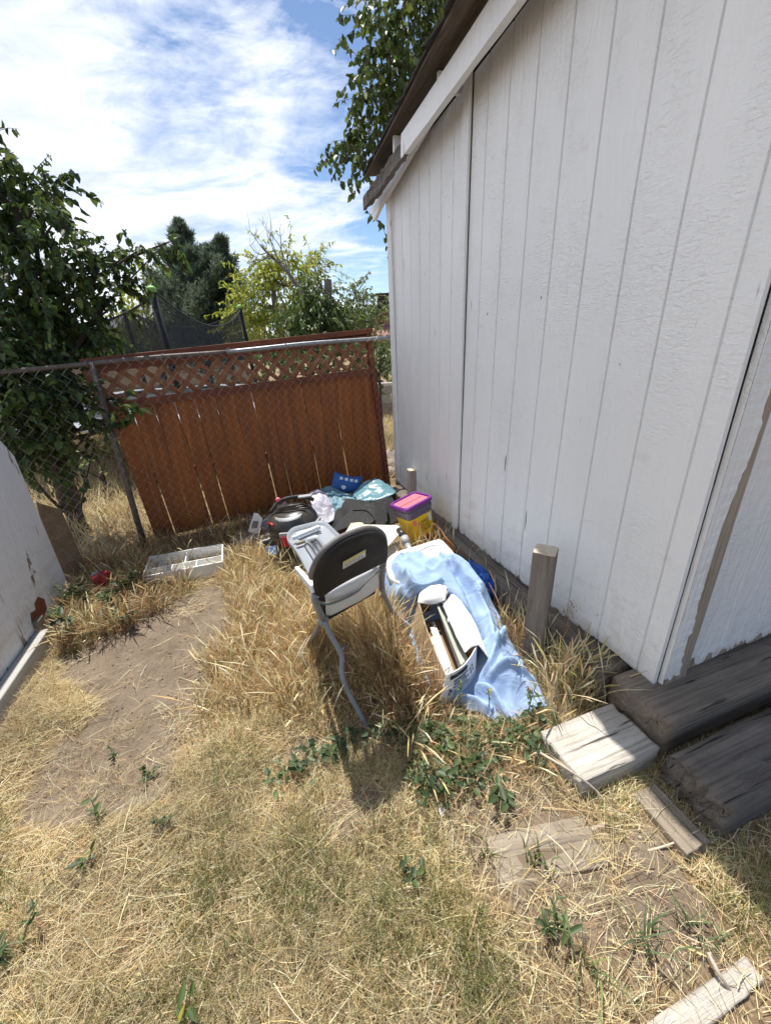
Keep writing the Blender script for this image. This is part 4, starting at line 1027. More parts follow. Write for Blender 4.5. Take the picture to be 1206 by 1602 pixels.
# ------------------------------------------------------------------ small junk
rows=zp([[(727,882,.12),(738,876,.15),(748,880,.14)],[(732,895,.12),(748,890,.18),(762,892,.15)],[(740,908,.12),(758,903,.18),(776,910,.13)],[(748,922,.08),(765,918,.14),(782,924,.10)],[(757,936,.04),(770,936,.07),(784,944,.04)]])
cloth('plastic_bag','bright blue crumpled plastic bag by the foot of the shed wall','bag','blue_bag',rows,44,34,.024,20,11,.003)
rk0=shed(1.955,-2.15,0); rk=empty('storage_rack',rk0,'white plastic divided tray lying in the dry grass before the fence','storage tray')
AXR=(NR,DR,Z)
def rb(c,s_,name='divider'): m_=MB(); m_.box(c,s_); lbuild(m_,name,'rack_white',rk0,AXR,rk,bevel=.003)
rb((.255,.15,.008),(.51,.30,.012),'floor'); rb((.255,.004,.05),(.51,.012,.098),'front_wall'); rb((.255,.298,.05),(.51,.012,.098),'back_wall'); rb((.004,.151,.05),(.012,.28,.094),'end_wall'); rb((.506,.151,.05),(.012,.28,.094),'end_wall')
rb((.255,.13,.044),(.49,.008,.08)); rb((.33,.068,.044),(.008,.112,.076)); rb((.17,.068,.044),(.008,.112,.076)); rb((.25,.215,.044),(.008,.155,.076))
bq=[(389,832),(398,803),(404,804),(411,811),(405,836)]
bc=aty(398,825,3.0); bnm=unit((.35,-.9,.25))
wb=empty('carton',(bc[0],bc[1],.02),'small white carton with a barcode near the fence foot','carton')
q=[onpl(*p,bc,bnm) for p in bq]; slab(q,-bnm*.05).build('body','card_white',wb,bevel=.002)
pm=MB()
for k in range(8):
    t=k*1.15; w_=.55 if k%3 else .9
    pm.prism([onpl(393.5+t,827-.1*t,bc+bnm*.001,bnm),onpl(393.5+t+w_,827-.1*t,bc+bnm*.001,bnm),onpl(396.5+t+w_,815,bc+bnm*.001,bnm),onpl(396.5+t,815,bc+bnm*.001,bnm)],bnm*.0008)
pm.build('barcode','print_ink',wb)
flat('trim_strip','pale grey trim strip pointing at the white divided tray','strip','strip_grey',[(358,843),(399,825),(403,829),(366,848)],onz(380,836,.05),unit((0,-.15,1)),.012)
flat('trim_strip','second grey strip lying just in front of the carton','strip','slat_white',[(366,849),(402,832),(407,837),(374,852)],onz(385,842,.04),unit((0,-.15,1)),.012)
flat('trim_strip','wide grey board behind the shop vacuum and carton','strip','strip_grey',[(405,820),(447,783),(452,798),(432,818),(412,832)],aty(430,810,3.15),unit((.1,-.6,.8)),.015)
flat('paper_sheet','crumpled brown paper sheet left of the shop vacuum','paper','card_tan' if 0 else 'plank_wood',[(396,846),(432,820),(436,838),(424,850),(405,851)],onz(418,840,.06),unit((.1,-.3,1)),.004)
c0,c1=onz(421,852,.10),onz(429,868,.035)
cp=empty('cup',(c1[0],c1[1],0),'blue and white crushed cup under the vacuum hose port','cup'); MB().tube([c0,(c0+c1)/2,c1],[.034,.040,.044],16).build('body','cup_blue',cp); MB().tube([c1,c1+(c1-c0)*.06],[.046,.046],16).build('rim','white_print',cp)
rc=onz(163,905,.085); r_=empty('red_pouch',(rc[0],rc[1],0),'crumpled red pouch half hidden in weeds near the left panel','pouch')
sp=MB(); vs=[]; nn=18
for i in range(nn):
    for j in range(24):
        th=math.pi*(i+.5)/nn; ph=2*math.pi*j/24; p=V(math.sin(th)*math.cos(ph)*.06,math.sin(th)*math.sin(ph)*.05,math.cos(th)*.055)
        p*=1+.35*mnoise.noise(Vector(p*30)); vs.append(rc+p)
sp.add(vs,[(i*24+j,i*24+(j+1)%24,(i+1)*24+(j+1)%24,(i+1)*24+j) for i in range(nn-1) for j in range(24)]); sp.build('wrapper','red_can',r_,smooth=True)
sp=MB(); sp.box(rc+V(-.04,0,.035),(.05,.04,.03),(unit((1,.3,.2)),unit((-.3,1,0)),unit((-.2,0,1)))); sp.build('dark_cap','strip_grey',r_,bevel=.01)
def stick(label,pts,r): 
    q=[onz(*p) for p in pts]; o=MB().tube(spline(q,14),[r*(1-.5*i/13) for i in range(14)],6).build('stick','twig_pale',None,smooth=True,loc=q[0]); tag(o,label,'stick')
stick('pale forked twig crossing the sunlit block',[(845,1178,.10),(890,1205,.13),(935,1240,.06),(965,1288,.01)],.005)
stick('thick bleached stick lying in front of the pale block',[(902,1304,.02),(930,1296,.02),(985,1276,.01)],.011)
stick('thin pale stick ending at the short plank',[(1003,1334,.015),(1050,1320,.03),(1094,1298,.05)],.0045)
stick('bent bleached stem over the plank in the bottom right corner',[(1108,1490,.06),(1125,1525,.05),(1150,1560,.01)],.006)
stick('pale straw stalk left of the plank in the ground',[(940,1380,.02),(975,1370,.02),(1000,1362,.02)],.003)
fl=onz(690,1268,.02); o=MB().prism([fl+V(.016*math.cos(a)*(1+.3*math.sin(3*a)),.02*math.sin(a),.006*math.sin(2*a)) for a in np.linspace(0,6.28,11)[:-1]],(0,0,.004)).build('petal_scrap','petal_white',None,loc=fl); tag(o,'tiny white petal like scrap among the vines','scrap')
for k,(px_,py_,r_,lab) in enumerate(((612,690,.16,'big tan boulder seen through the gap beside the shed'),(602,705,.12,'smaller rock below the boulder beside the shed gap'),(614,715,.10,'small pale rock at the shed corner beyond the fence'))):
    c=aty(px_,py_,5.0-.2*k); vs=[]
    for i in range(10):
        for j in range(16):
            th=math.pi*(i+.4)/9.8; ph=2*math.pi*j/16; p=V(math.sin(th)*math.cos(ph)*1.3,math.sin(th)*math.sin(ph),math.cos(th)*.75)*r_
            p*=1+.4*mnoise.noise(Vector(p*7)+Vector((k*9,0,0))); vs.append(V(c[0],c[1],r_*.5)+p)
    o=MB().add(vs,[(i*16+j,i*16+(j+1)%16,(i+1)*16+(j+1)%16,(i+1)*16+j) for i in range(9) for j in range(16)]).build('rock','rock',None,smooth=True,loc=(c[0],c[1],0)); tag(o,lab,'rock')
#@@PART4
# ------------------------------------------------------------------ grass
def blades(x,y,z,h,lean,width,col,az=None,segs=3,seed_tip=None,droop=.35,jit=.25):
    n=len(x); az=rng.random(n)*2*np.pi if az is None else az
    d=np.stack([np.cos(az),np.sin(az),np.zeros(n)],1)
    fa=az+np.pi/2+rng.normal(0,.7,n); sd=np.stack([np.cos(fa),np.sin(fa),np.zeros(n)],1)
    base=np.stack([x,y,z],1); wob=rng.normal(0,jit,(n,2))
    V_=np.zeros((n,segs+1,2,3)); 
    for k in range(segs+1):
        t=k/segs
        p=base+d*(lean*h*t**1.6)[:,None]; p[:,2]+=h*(t-droop*np.minimum(lean,1.3)*t*t)
        p[:,0]+=wob[:,0]*h*.25*math.sin(t*3); p[:,1]+=wob[:,1]*h*.25*math.sin(t*3)
        w=width*(1-.85*t**1.4)
        if seed_tip is not None and k>=segs-1: w=np.where(seed_tip,width*(3.0 if k==segs-1 else .9),w)
        V_[:,k,0]=p-sd*w[:,None]/2; V_[:,k,1]=p+sd*w[:,None]/2
    idx=np.arange(n)[:,None]*(2*(segs+1)); q=[]
    for k in range(segs): q.append(np.concatenate([idx+2*k,idx+2*k+1,idx+2*k+3,idx+2*k+2],1))
    cols=np.repeat(col,2*(segs+1),0)
    tt=np.tile(np.repeat(np.arange(segs+1)/segs,2),n)[:,None]
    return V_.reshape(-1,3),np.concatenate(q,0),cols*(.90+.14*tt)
def lying(x,y,z,L,width,col,az=None):
    """straw lying on the soil"""
    n=len(x); az=rng.random(n)*2*np.pi if az is None else az
    d=np.stack([np.cos(az),np.sin(az),np.zeros(n)],1); sd=np.stack([-np.sin(az),np.cos(az),rng.normal(0,.5,n)],1)
    z0=z+.003+rng.random(n)*.018; tilt=rng.normal(0,.16,n); bend=rng.normal(0,.25,n)
    V_=np.zeros((n,4,2,3))
    for k in range(4):
        t=k/3; p=np.stack([x,y,z0],1)+d*(L*t)[:,None]+sd*np.array([1,1,0])*(bend*L*t*t)[:,None]; p[:,2]=np.maximum(p[:,2]+L*tilt*(t-.4*t*t),z+.002)
        w=width*(1-.6*t); V_[:,k,0]=p-sd*w[:,None]/2; V_[:,k,1]=p+sd*w[:,None]/2
    idx=np.arange(n)[:,None]*8
    return V_.reshape(-1,3),np.concatenate([np.concatenate([idx+2*k,idx+2*k+1,idx+2*k+3,idx+2*k+2],1) for k in range(3)],0),np.repeat(col,8,0)
def pal(n,cs,ws,var=.16):
    cs=np.array(cs); k=rng.choice(len(cs),n,p=np.array(ws)/sum(ws)); c=cs[k]*(1+rng.normal(0,var,(n,1)))*(1+rng.normal(0,.05,(n,3))); return np.clip(c,.005,.85)
def join(parts):
    vs=[];qs=[];cs=[];o=0
    for v,q,c in parts: vs.append(v); qs.append(q+o); cs.append(c); o+=len(v)
    return np.concatenate(vs),np.concatenate(qs),np.concatenate(cs)
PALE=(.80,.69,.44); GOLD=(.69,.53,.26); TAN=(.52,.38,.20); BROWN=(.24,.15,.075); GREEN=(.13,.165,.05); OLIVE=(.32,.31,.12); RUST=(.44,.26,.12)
def rect(a,b,c,d): return np.array([shed(*q,0)[:2] for q in (a,b,c,d)])
TIES=[rect((-.04,-.11),(-.04,2.5),(.22,2.5),(.22,-.11)) if 0 else rect((-.16,-.11),(-.16,2.5),(.10,2.5),(.10,-.11)),
      rect((-.17,-.49),(-.17,-.12),(.06,-.12),(.06,-.49)),rect((-.42,-.17),(-.42,2.4),(-.19,2.4),(-.19,-.17)),
      rect((-.24,-.28),(-.43,-.26),(-.43,-.34),(-.24,-.33)) ,rect((.1,-.12),(2.7,-.12),(2.7,3),(.1,3))]
PLK=[rect((-.16,-.84),(-.16,-.54),(-.30,-.54),(-.30,-.84)),rect((-.67,-.76),(-.61,-.76),(-.61,-.38),(-.67,-.38))]
TARPP=np.array([onz(*p)[:2] for p in ((600,890),(735,905),(775,985),(812,1050),(852,1105),(785,1135),(740,1125),(678,1100),(632,1048),(612,1000),(597,945))])
BOXP=np.array([dn_(q)[:2] for q in (bTL,bTR,bBR,bBL)])
RACKP=rect((1.95,-2.15),(1.95,-1.64),(2.26,-1.64),(2.26,-2.15))
PILE=np.array([onz(*p)[:2] for p in ((425,880),(500,880),(540,850),(610,870),(700,850),(705,840),(640,800),(600,790),(500,795),(440,830))])
def shedoff(x,y): return (x-WA[0])*NR[0]+(y-WA[1])*NR[1], (x-WA[0])*DR[0]+(y-WA[1])*DR[1]
def free(x,y,planks=.92,tarp=.0):
    ok=np.ones(len(x),bool)
    for q in TIES: ok&=~inside(q,x,y)
    for q in PLK: ok&=~(inside(q,x,y)&(rng.random(len(x))<planks))
    ok&=~(inside(TARPP,x,y)); ok&=~inside(BOXP,x,y)
    ok&=~(inside(RACKP,x,y)&(rng.random(len(x))<.86)); ok&=~(inside(PILE,x,y)&(rng.random(len(x))<.93))
    o_,s_=shedoff(x,y); ok&=~((o_>-.09)&(s_>.05)); 
    px_=(x-PA[0])*PD[0]+(y-PA[1])*PD[1]; po=(x-PA[0])*PN[0]+(y-PA[1])*PN[1]; ok&=~((po<.02)&(px_<xr)&(po>-.3)) 
    ok&=~((po<.09)&(px_<.45)&(po>-.3))
    return ok
def fdist(x,y): return -((x-FA[0])*FN[0]+(y-FA[1])*FN[1])      # >0 beyond the fence
def samp(n,x0,x1,y0,y1): return x0+rng.random(n)*(x1-x0), y0+rng.random(n)*(y1-y0)

# short foreground turf : straw and green mixed
x,y=samp(600000,-2.3,1.35,.22,2.9)
dd=signed(DIRT,x,y); tl_=signed(TALL,x,y); pn1=vnoise(x,y,3.1,21); pn2=vnoise(x,y,9,22)
bs=np.maximum.reduce([signed(q,x,y) for q in (BARE2,BARE3,BARE4)])
den=np.where(dd>-.02,np.where((pn1>.66)&(pn2>.4),.14,.008),np.clip(1.5*vnoise(x,y,4.3,83)+.9*vnoise(x,y,13,84)-.55,.10,1))
den=np.where(bs>0,den*.16,den); den=np.where(signed(HALFB,x,y)>0,den*.34,den); den=np.where(tl_>.03,.22,den); den*=np.where(pn2<.25,.5,1)
o_,s_=shedoff(x,y); den=np.where((o_>-.95)&(s_<.05)&(s_>-.75)&(y<1.05),den*.55,den)
k=(rng.random(len(x))<den)&free(x,y)&(fdist(x,y)<-.02); x,y=x[k],y[k]; n=len(x)
gm=vnoise(x,y,2.6,31)*.6+vnoise(x,y,8,32)*.4; front=np.clip((1.35-y)/.6,0,1)
isg=rng.random(n)<np.clip((gm-.44)*2.3,0,.60)*(.10+.75*front)*(signed(DIRT,x,y)<-.04)
h=(.022+.055*rng.random(n)**1.6)*(.8+.5*vnoise(x,y,4,33)); h=np.where(isg,h*1.25+.012,h)
col=np.where(isg[:,None],pal(n,[GREEN,OLIVE,(.24,.27,.09)],[3,3,3]),pal(n,[PALE,GOLD,TAN,BROWN],[5,3,2.2,1.2])*(.74+.46*np.clip((vnoise(x,y,3.7,81)-.3)*2+(vnoise(x,y,12,82)-.5)*.8,0,1))[:,None])
lean=np.where(isg,.15+.5*rng.random(n),.3+1.1*rng.random(n))
turf_d=[(x[~isg],y[~isg],h[~isg],lean[~isg],col[~isg])]
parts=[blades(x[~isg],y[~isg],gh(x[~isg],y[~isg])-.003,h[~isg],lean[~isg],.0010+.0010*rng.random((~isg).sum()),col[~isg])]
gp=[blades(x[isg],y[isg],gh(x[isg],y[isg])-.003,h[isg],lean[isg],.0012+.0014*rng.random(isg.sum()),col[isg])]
# straw lying about
x,y=samp(170000,-2.3,1.35,.22,2.9)
dd=signed(DIRT,x,y); pn1=vnoise(x,y,3.1,21); pn2=vnoise(x,y,7,23); bs=np.maximum.reduce([signed(q,x,y) for q in (BARE2,BARE3,BARE4)])
den=np.where(dd>-.02,np.where((vnoise(x,y,2.7,24)>.60)&(vnoise(x,y,9,27)>.4),.20,.014),.30+.40*pn2); den=np.where(bs>0,den*.35,den); den=np.where(signed(HALFB,x,y)>0,den*.6,den)
k=(rng.random(len(x))<den)&free(x,y,.8)&(fdist(x,y)<-.02); x,y=x[k],y[k]; n=len(x)
azf=np.where(rng.random(n)<.5,R(35)+rng.normal(0,.5,n),rng.random(n)*6.28)
parts.append(lying(x,y,gh(x,y),.02+.11*rng.random(n)**2.2,.0012+.0018*rng.random(n)**3,pal(n,[PALE,GOLD,TAN,BROWN],[6,3,2,1.2]),azf))
x,y=samp(800,-2.2,1.3,.3,2.6); k=free(x,y,.5)&((signed(DIRT,x,y)<-.03)|(rng.random(len(x))<.12)); x,y=x[k],y[k]; n=len(x)
parts.append(lying(x,y,gh(x,y)+.012,.05+.10*rng.random(n)**1.5,.0017+.0012*rng.random(n),pal(n,[(.80,.68,.42),PALE,TAN],[4,3,1])))
o=soup('straw_turf',*join(parts),GRASSM); tag(o,kind='stuff')
o=soup('green_grass',*join(gp),GRASSM); tag(o,kind='stuff')
# tall dry grass round the chair, along the wall, by the fence
parts=[]
x,y=samp(260000,-1.6,.9,1.0,3.0); tl_=signed(TALL,x,y)
den=np.clip(.35+tl_/.12,0,1)*(.45+.55*vnoise(x,y,5,41)); k=(rng.random(len(x))<den*.62)&(tl_>-.03)&free(x,y); x,y=x[k],y[k]; n=len(x)
tl_=np.clip(tl_[k]/.35,0,1); inn=np.clip((x+.62)/.55,0,1)*np.clip((2.25-y)/.5,.25,1)
h=(.05+.06*rng.random(n)+(.07+.17*rng.random(n))*inn)*(.75+.5*vnoise(x,y,6,42)); 
cc=pal(n,[PALE,GOLD,TAN,RUST,BROWN],[3,4,3,1.5,.8]); rk_=rng.random(n)<np.clip((x+.34)/.35,0,.75)*np.clip((1.75-y)/.5,0,1); cc[rk_]=pal(rk_.sum(),[BROWN,RUST,TAN,(.33,.21,.10)],[2,2,2,2]);  # rust-brown blades right of the chair carry its shade in their colour
h*=np.clip((y-1.10)/.28,.16,1)*np.where(inside(pxpoly([(496,1010),(548,1010),(606,1130),(625,1200),(530,1200),(500,1090)]),x,y),.30,1)
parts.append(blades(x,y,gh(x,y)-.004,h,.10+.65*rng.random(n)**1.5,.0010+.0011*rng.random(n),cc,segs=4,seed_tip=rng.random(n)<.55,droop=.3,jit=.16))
x,y=samp(60000,-.5,1.1,.9,3.9); o_,s_=shedoff(x,y)
k=(o_>-.36)&(o_<-.06)&(s_>.08)&(s_<2.6)&(rng.random(len(x))<.16*(.2+1.2*vnoise(x,y,4,43)))&free(x,y); x,y=x[k],y[k]; n=len(x)
parts.append(blades(x,y,gh(x,y)-.004,.10+.22*rng.random(n),.1+.7*rng.random(n),.0015+.0018*rng.random(n),pal(n,[PALE,GOLD,TAN,RUST,BROWN],[2,3,3,2,2]),segs=4,seed_tip=rng.random(n)<.4))
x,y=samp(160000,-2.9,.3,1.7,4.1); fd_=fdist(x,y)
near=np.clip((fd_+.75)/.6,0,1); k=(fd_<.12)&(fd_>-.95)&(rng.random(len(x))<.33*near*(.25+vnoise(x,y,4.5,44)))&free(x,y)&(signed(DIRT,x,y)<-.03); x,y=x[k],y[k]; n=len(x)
parts.append(blades(x,y,gh(x,y)-.004,.05+.17*rng.random(n)*(.4+vnoise(x,y,5,45)),.15+.9*rng.random(n),.0018+.002*rng.random(n),pal(n,[PALE,GOLD,TAN,RUST,BROWN],[1.2,1.6,2.6,2,5]),segs=4,seed_tip=rng.random(n)<.3))  # brown-heavy mix: dry brown grass plus the fence's shade put into the colour
LEFTP=pxpoly([(85,1010),(128,930),(150,880),(235,890),(300,915),(225,965),(150,1005),(105,1030)])
x,y=samp(60000,-2.4,-1.0,1.7,2.9); k=(signed(LEFTP,x,y)>-.03)&free(x,y)&(rng.random(len(x))<.36*(.3+vnoise(x,y,6,48))*np.where(inside(pxpoly([(138,895),(192,895),(200,975),(140,985)]),x,y),.12,1)); x,y=x[k],y[k]; n=len(x)
parts.append(blades(x,y,gh(x,y)-.004,.05+.17*rng.random(n),.15+.8*rng.random(n),.0015+.0017*rng.random(n),pal(n,[PALE,GOLD,TAN,RUST,BROWN,OLIVE],[1.5,1.5,2.4,2,3,1]),segs=4,seed_tip=rng.random(n)<.35))
x,y=samp(26000,-1.3,1.0,1.0,3.0); o_,s_=shedoff(x,y)
k=((signed(TALL,x,y)>.0)|((o_>-.40)&(o_<-.07)&(s_>.05)))&(rng.random(len(x))<.10)&free(x,y); x,y=x[k],y[k]; n=len(x)
hs_=.14+.20*rng.random(n); hs_*=np.where(inside(pxpoly([(496,1010),(548,1010),(606,1130),(625,1200),(530,1200),(500,1090)]),x,y),.35,1)
parts.append(blades(x,y,gh(x,y)-.004,hs_,.15+.6*rng.random(n),.0016+.0010*rng.random(n),pal(n,[PALE,(.80,.69,.46),GOLD],[3,2,2]),segs=5,seed_tip=rng.random(n)<.8,droop=.45,jit=.1))
x,y=samp(60000,-.3,.95,.85,1.6); vp_=signed(pxpoly([(600,1090),(690,1120),(740,1135),(800,1140),(860,1115),(880,1150),(820,1210),(720,1230),(620,1210),(560,1180)]),x,y)
k=(vp_>0)&(rng.random(len(x))<.20*(.3+vnoise(x,y,7,49)))&free(x,y); x,y=x[k],y[k]; n=len(x)
parts.append(blades(x,y,gh(x,y)-.004,.03+.11*rng.random(n)**1.4,.3+1.1*rng.random(n),.0014+.0014*rng.random(n),pal(n,[PALE,GOLD,TAN,RUST,BROWN],[2,2,2,2,2]),segs=4,seed_tip=rng.random(n)<.3))
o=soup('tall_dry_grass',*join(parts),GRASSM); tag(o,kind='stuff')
# field beyond the fence
x,y=samp(150000,-7.5,1.5,2.3,11); fd_=fdist(x,y); k=(fd_>.12)&(rng.random(len(x))<.75*(.3+.9*vnoise(x,y,1.6,46)))&(x/y<.17); x,y=x[k],y[k]; n=len(x)
o=soup('field_grass',*blades(x,y,gh(x,y)-.01,.08+.26*rng.random(n)*(.4+vnoise(x,y,1.1,47)),.2+.9*rng.random(n),.004+.005*rng.random(n),pal(n,[PALE,GOLD,TAN,BROWN,OLIVE],[4,4,2,1,.6])),GRASSM); tag(o,kind='stuff')
# clods and pebbles on the bare path
x,y=samp(9000,-2.1,1.2,.4,2.6); k=((signed(DIRT,x,y)>-.05)|(np.maximum.reduce([signed(q,x,y) for q in(BARE2,BARE3,BARE4)])>0))&free(x,y); x,y=x[k],y[k]; n=len(x)
r_=.0018+.005*rng.random(n)**4; oct_=np.array([(1,0,0),(0,1,0),(-1,0,0),(0,-1,0),(0,0,1),(0,0,-1)],float); 
vv=(np.stack([x,y,gh(x,y)+r_*.3],1)[:,None,:]+oct_[None]*r_[:,None,None]*(1+rng.normal(0,.3,(n,6,1)))).reshape(-1,3)
tri=np.array([(0,1,4),(1,2,4),(2,3,4),(3,0,4),(1,0,5),(2,1,5),(3,2,5),(0,3,5)]); ff=(np.arange(n)[:,None,None]*6+tri[None]).reshape(-1,3)
o=soup('dirt_clods',vv,ff,np.repeat(pal(n,[(.28,.21,.15),(.19,.14,.10),(.36,.29,.22)],[3,2,1]),6,0),attrmat('clods',.95,0)); tag(o,kind='stuff')

# ------------------------------------------------------------------ leaves and trees
def leaves(p,d,up,L,Wd,col,fold=.25,curl=.2):
    """six-point folded leaves; p base, d direction, up rough normal"""
    n=len(p); d=d/np.linalg.norm(d,axis=1,keepdims=True); s=np.cross(d,up); s/=np.linalg.norm(s,axis=1,keepdims=True)+1e-9; u=np.cross(s,d)
    L=L[:,None]; w=Wd[:,None]
    V_=np.zeros((n,6,3)); V_[:,0]=p; V_[:,3]=p+d*L-u*L*curl
    V_[:,1]=p+d*L*.3+s*w*.48+u*w*fold; V_[:,2]=p+d*L*.68+s*w*.40+u*(w*fold*.8-L*curl*.4)
    V_[:,5]=p+d*L*.3-s*w*.48+u*w*fold; V_[:,4]=p+d*L*.68-s*w*.40+u*(w*fold*.8-L*curl*.4)
    i=np.arange(n)[:,None]*6
    q=np.concatenate([np.concatenate([i,i+1,i+2,i+3],1),np.concatenate([i,i+3,i+4,i+5],1)],0)
    return V_.reshape(-1,3),q,np.repeat(col,6,0)
def rsph(n):
    v=rng.normal(0,1,(n,3)); return v/np.linalg.norm(v,axis=1,keepdims=True)
def twigs(clumps,twl,nl,up=.25,gravity=.3):
    """twigs that leave each clump; returns twig polylines and leaf sites"""
    tw=[]; P=[];D=[]
    for c,r,nt in clumps:
        c=V(*c)
        for _ in range(nt):
            dr=rsph(1)[0]; dr[2]=dr[2]*.8+up; dr=unit(dr); st=c+dr*r*rng.random()**.6*.75
            l=twl*(.6+.8*rng.random()); pts=[]; q=st.copy(); dd=dr+rng.normal(0,.3,3)
            m_=5
            for k in range(m_+1):
                pts.append(q.copy()); dd=unit(dd+V(0,0,-gravity*.35)+rng.normal(0,.18,3)); q=q+dd*l/m_
            tw.append(pts); pp=np.array(pts)
            for k in range(nl):
                t=(k+.6)/nl*m_; i=min(int(t),m_-1); a=pp[i]+(pp[i+1]-pp[i])*(t-i)
                P.append(a); e=rsph(1)[0]*.9+unit(pp[i+1]-pp[i])*.55+V(0,0,-gravity); D.append(e)
    return tw,np.array(P),np.array(D)
def tree(name,label,base,trunk,rad,clumps,leafL,leafW,colors,weights,bark='bark',twl=.35,nl=9,group=None,up=.25,gravity=.4,branch_r=.02,mat=None,cat='tree',twig_r=.003,fold=.25,extra=()):
    root=empty(name,base,label,cat,group); tb=MB(); tr=spline(trunk,24)
    rr=np.linspace(rad,rad*.35,24); tb.tube(tr,list(rr*(1+.12*rng.normal(0,1,24))),10)
    for c,r,nt in clumps:
        c=V(*c); dd=np.linalg.norm(tr-c,axis=1)+np.where(tr[:,2]>c[2]-.1,1.,0)*.4; i=int(np.argmin(dd)); a=tr[i]
        md=(a+c)/2+V(0,0,-.08*np.linalg.norm(c-a))+rng.normal(0,.05,3)*np.linalg.norm(c-a)
        tb.tube(spline([a,md,c],10),list(np.linspace(branch_r*(1+.5*(r>.4)),branch_r*.25,10)),6,cap=False)
    for pts,r0,r1 in extra: tb.tube(spline(pts,14),list(np.linspace(r0,r1,14)),6,cap=False)
    tb.build('trunk',bark,root,smooth=True)
    tw,P,D=twigs(clumps,twl,nl,up,gravity)
    wb_=MB()
    for t in tw: wb_.tube(t[::2]+[t[-1]],[twig_r,twig_r*.8,twig_r*.6,twig_r*.3][:len(t[::2])+1],3,cap=False)
    wb_.build('twigs',bark,root)
    n=len(P); L=leafL*(.45+.85*rng.random(n)); U=rng.normal(0,.55,(n,3))+V(0,0,1)
    soup('crown',*leaves(P,D,U,L,leafW/leafL*L*(.8+.4*rng.random(n)),pal(n,colors,weights,.18),fold),mat or LEAFM,root)
    return root
PXM=lambda Y: Y*1.03/FPX
def cl(lst,Y,k=1.): return [(aty(x,y,Y+dy),r*PXM(Y)*.92,int(nt*k)) for x,y,r,dy,nt in lst]
# dark fruit tree at the left
T0=onz(128,838); 
LT=cl([(8,262,34,-.1,9),(0,330,60,0,16),(62,300,48,.1,16),(105,300,34,0,9),(118,352,42,-.1,12),(60,372,62,.2,22),(20,430,70,-.1,22),(95,420,60,-.2,20),(150,400,26,0,5),(120,480,58,.1,18),(45,505,70,.0,24),(160,470,34,.1,9),(185,425,24,.2,6),(212,398,22,.3,6),(205,435,22,.2,4),(246,392,16,.35,4),(266,378,8,.4,2),(215,475,16,.3,2),(170,520,36,.1,9),(195,520,18,.2,4),(110,545,52,.2,17),(30,570,66,.0,22),(85,600,46,.1,12),(20,640,56,.0,16),(75,665,42,-.1,11),(30,710,40,0,9),(95,700,28,-.1,6),(130,620,22,.2,3),(190,648,12,-.35,2),(205,657,10,-.4,2),(55,640,44,-.15,12),(105,665,34,-.1,8),(40,690,40,-.1,9),(92,725,26,-.1,5),(8,600,44,0,10),(145,600,24,.1,4),(20,560,50,-.1,12),(60,560,50,-.2,12),(10,500,50,0,12),(100,610,36,-.2,8),(15,600,46,-.35,14),(55,590,44,-.35,14),(30,650,44,-.4,14),(75,630,40,-.4,12),(105,580,38,-.3,10),(60,690,34,-.4,9),(115,650,26,-.35,5),(5,700,30,-.4,7)],3.25)
LT=[(V(*c)-V(.15*min(1,max(0,(c[0]+2.75)/.35)),0,0) if c[2]>1.25 and r>.075 else c,r,q) for c,r,q in LT]
tree('fruit_tree','large dark leafy fruit tree behind the fence at the left edge',T0,[T0-V(0,0,.1),onz(112,790,.25),aty(95,735,3.2),aty(78,660,3.2),aty(62,560,3.2),aty(45,450,3.25),aty(30,330,3.3)],.085,[(c,r,int(q*1.75+1)) for c,r,q in LT],.058,.034,[(.045,.080,.020),(.075,.12,.028),(.13,.175,.040),(.032,.055,.018)],[4,4,2,2],twl=.25,nl=13,gravity=.55,branch_r=.022,
  extra=[([aty(80,600,3.2),aty(140,510,3.35),aty(190,452,3.45),aty(240,400,3.55)],.017,.003),([aty(92,730,3.2),aty(130,690,3.1),aty(170,665,2.95),aty(208,655,2.85)],.010,.003),([onz(100,800,.2),aty(70,770,3.0),aty(45,735,2.9)],.016,.006),([onz(122,820,.1),aty(138,740,3.2),aty(150,690,3.2)],.010,.003)])
# tree overhanging the shed roof
OV=cl([(640,25,55,0,16),(690,0,60,.3,16),(600,75,42,-.1,12),(650,90,52,.2,17),(610,120,40,0,12),(575,145,30,-.1,7),(640,150,40,.3,12),(600,175,36,.1,10),(575,205,26,0,6),(548,225,15,-.1,4),(585,240,22,0,6),(565,245,14,0,3),(612,215,22,.2,5),(585,30,18,0,3),(575,112,14,0,3),(720,-60,80,.3,18),(650,-60,70,.2,16),(760,-140,90,.5,14)],4.9)
OV+=cl([(606,382,6,0,1),(612,400,6,0,1),(618,455,4,.2,1)],4.6)
tree('overhanging_tree','leafy green tree hanging over the shed roof edge',V(1.25,5.7,0),[V(1.25,5.7,-.1),V(1.2,5.65,1.2),V(1.05,5.5,2.6),V(.85,5.3,3.8),V(.8,5.2,5.0)],.14,[(c,r,int(q*1.7+1)) for c,r,q in OV],.066,.048,[(.07,.105,.022),(.11,.15,.032),(.15,.185,.045),(.05,.075,.02)],[4,4,2,2],'bark_grey',twl=.30,nl=11,gravity=.7,branch_r=.018)
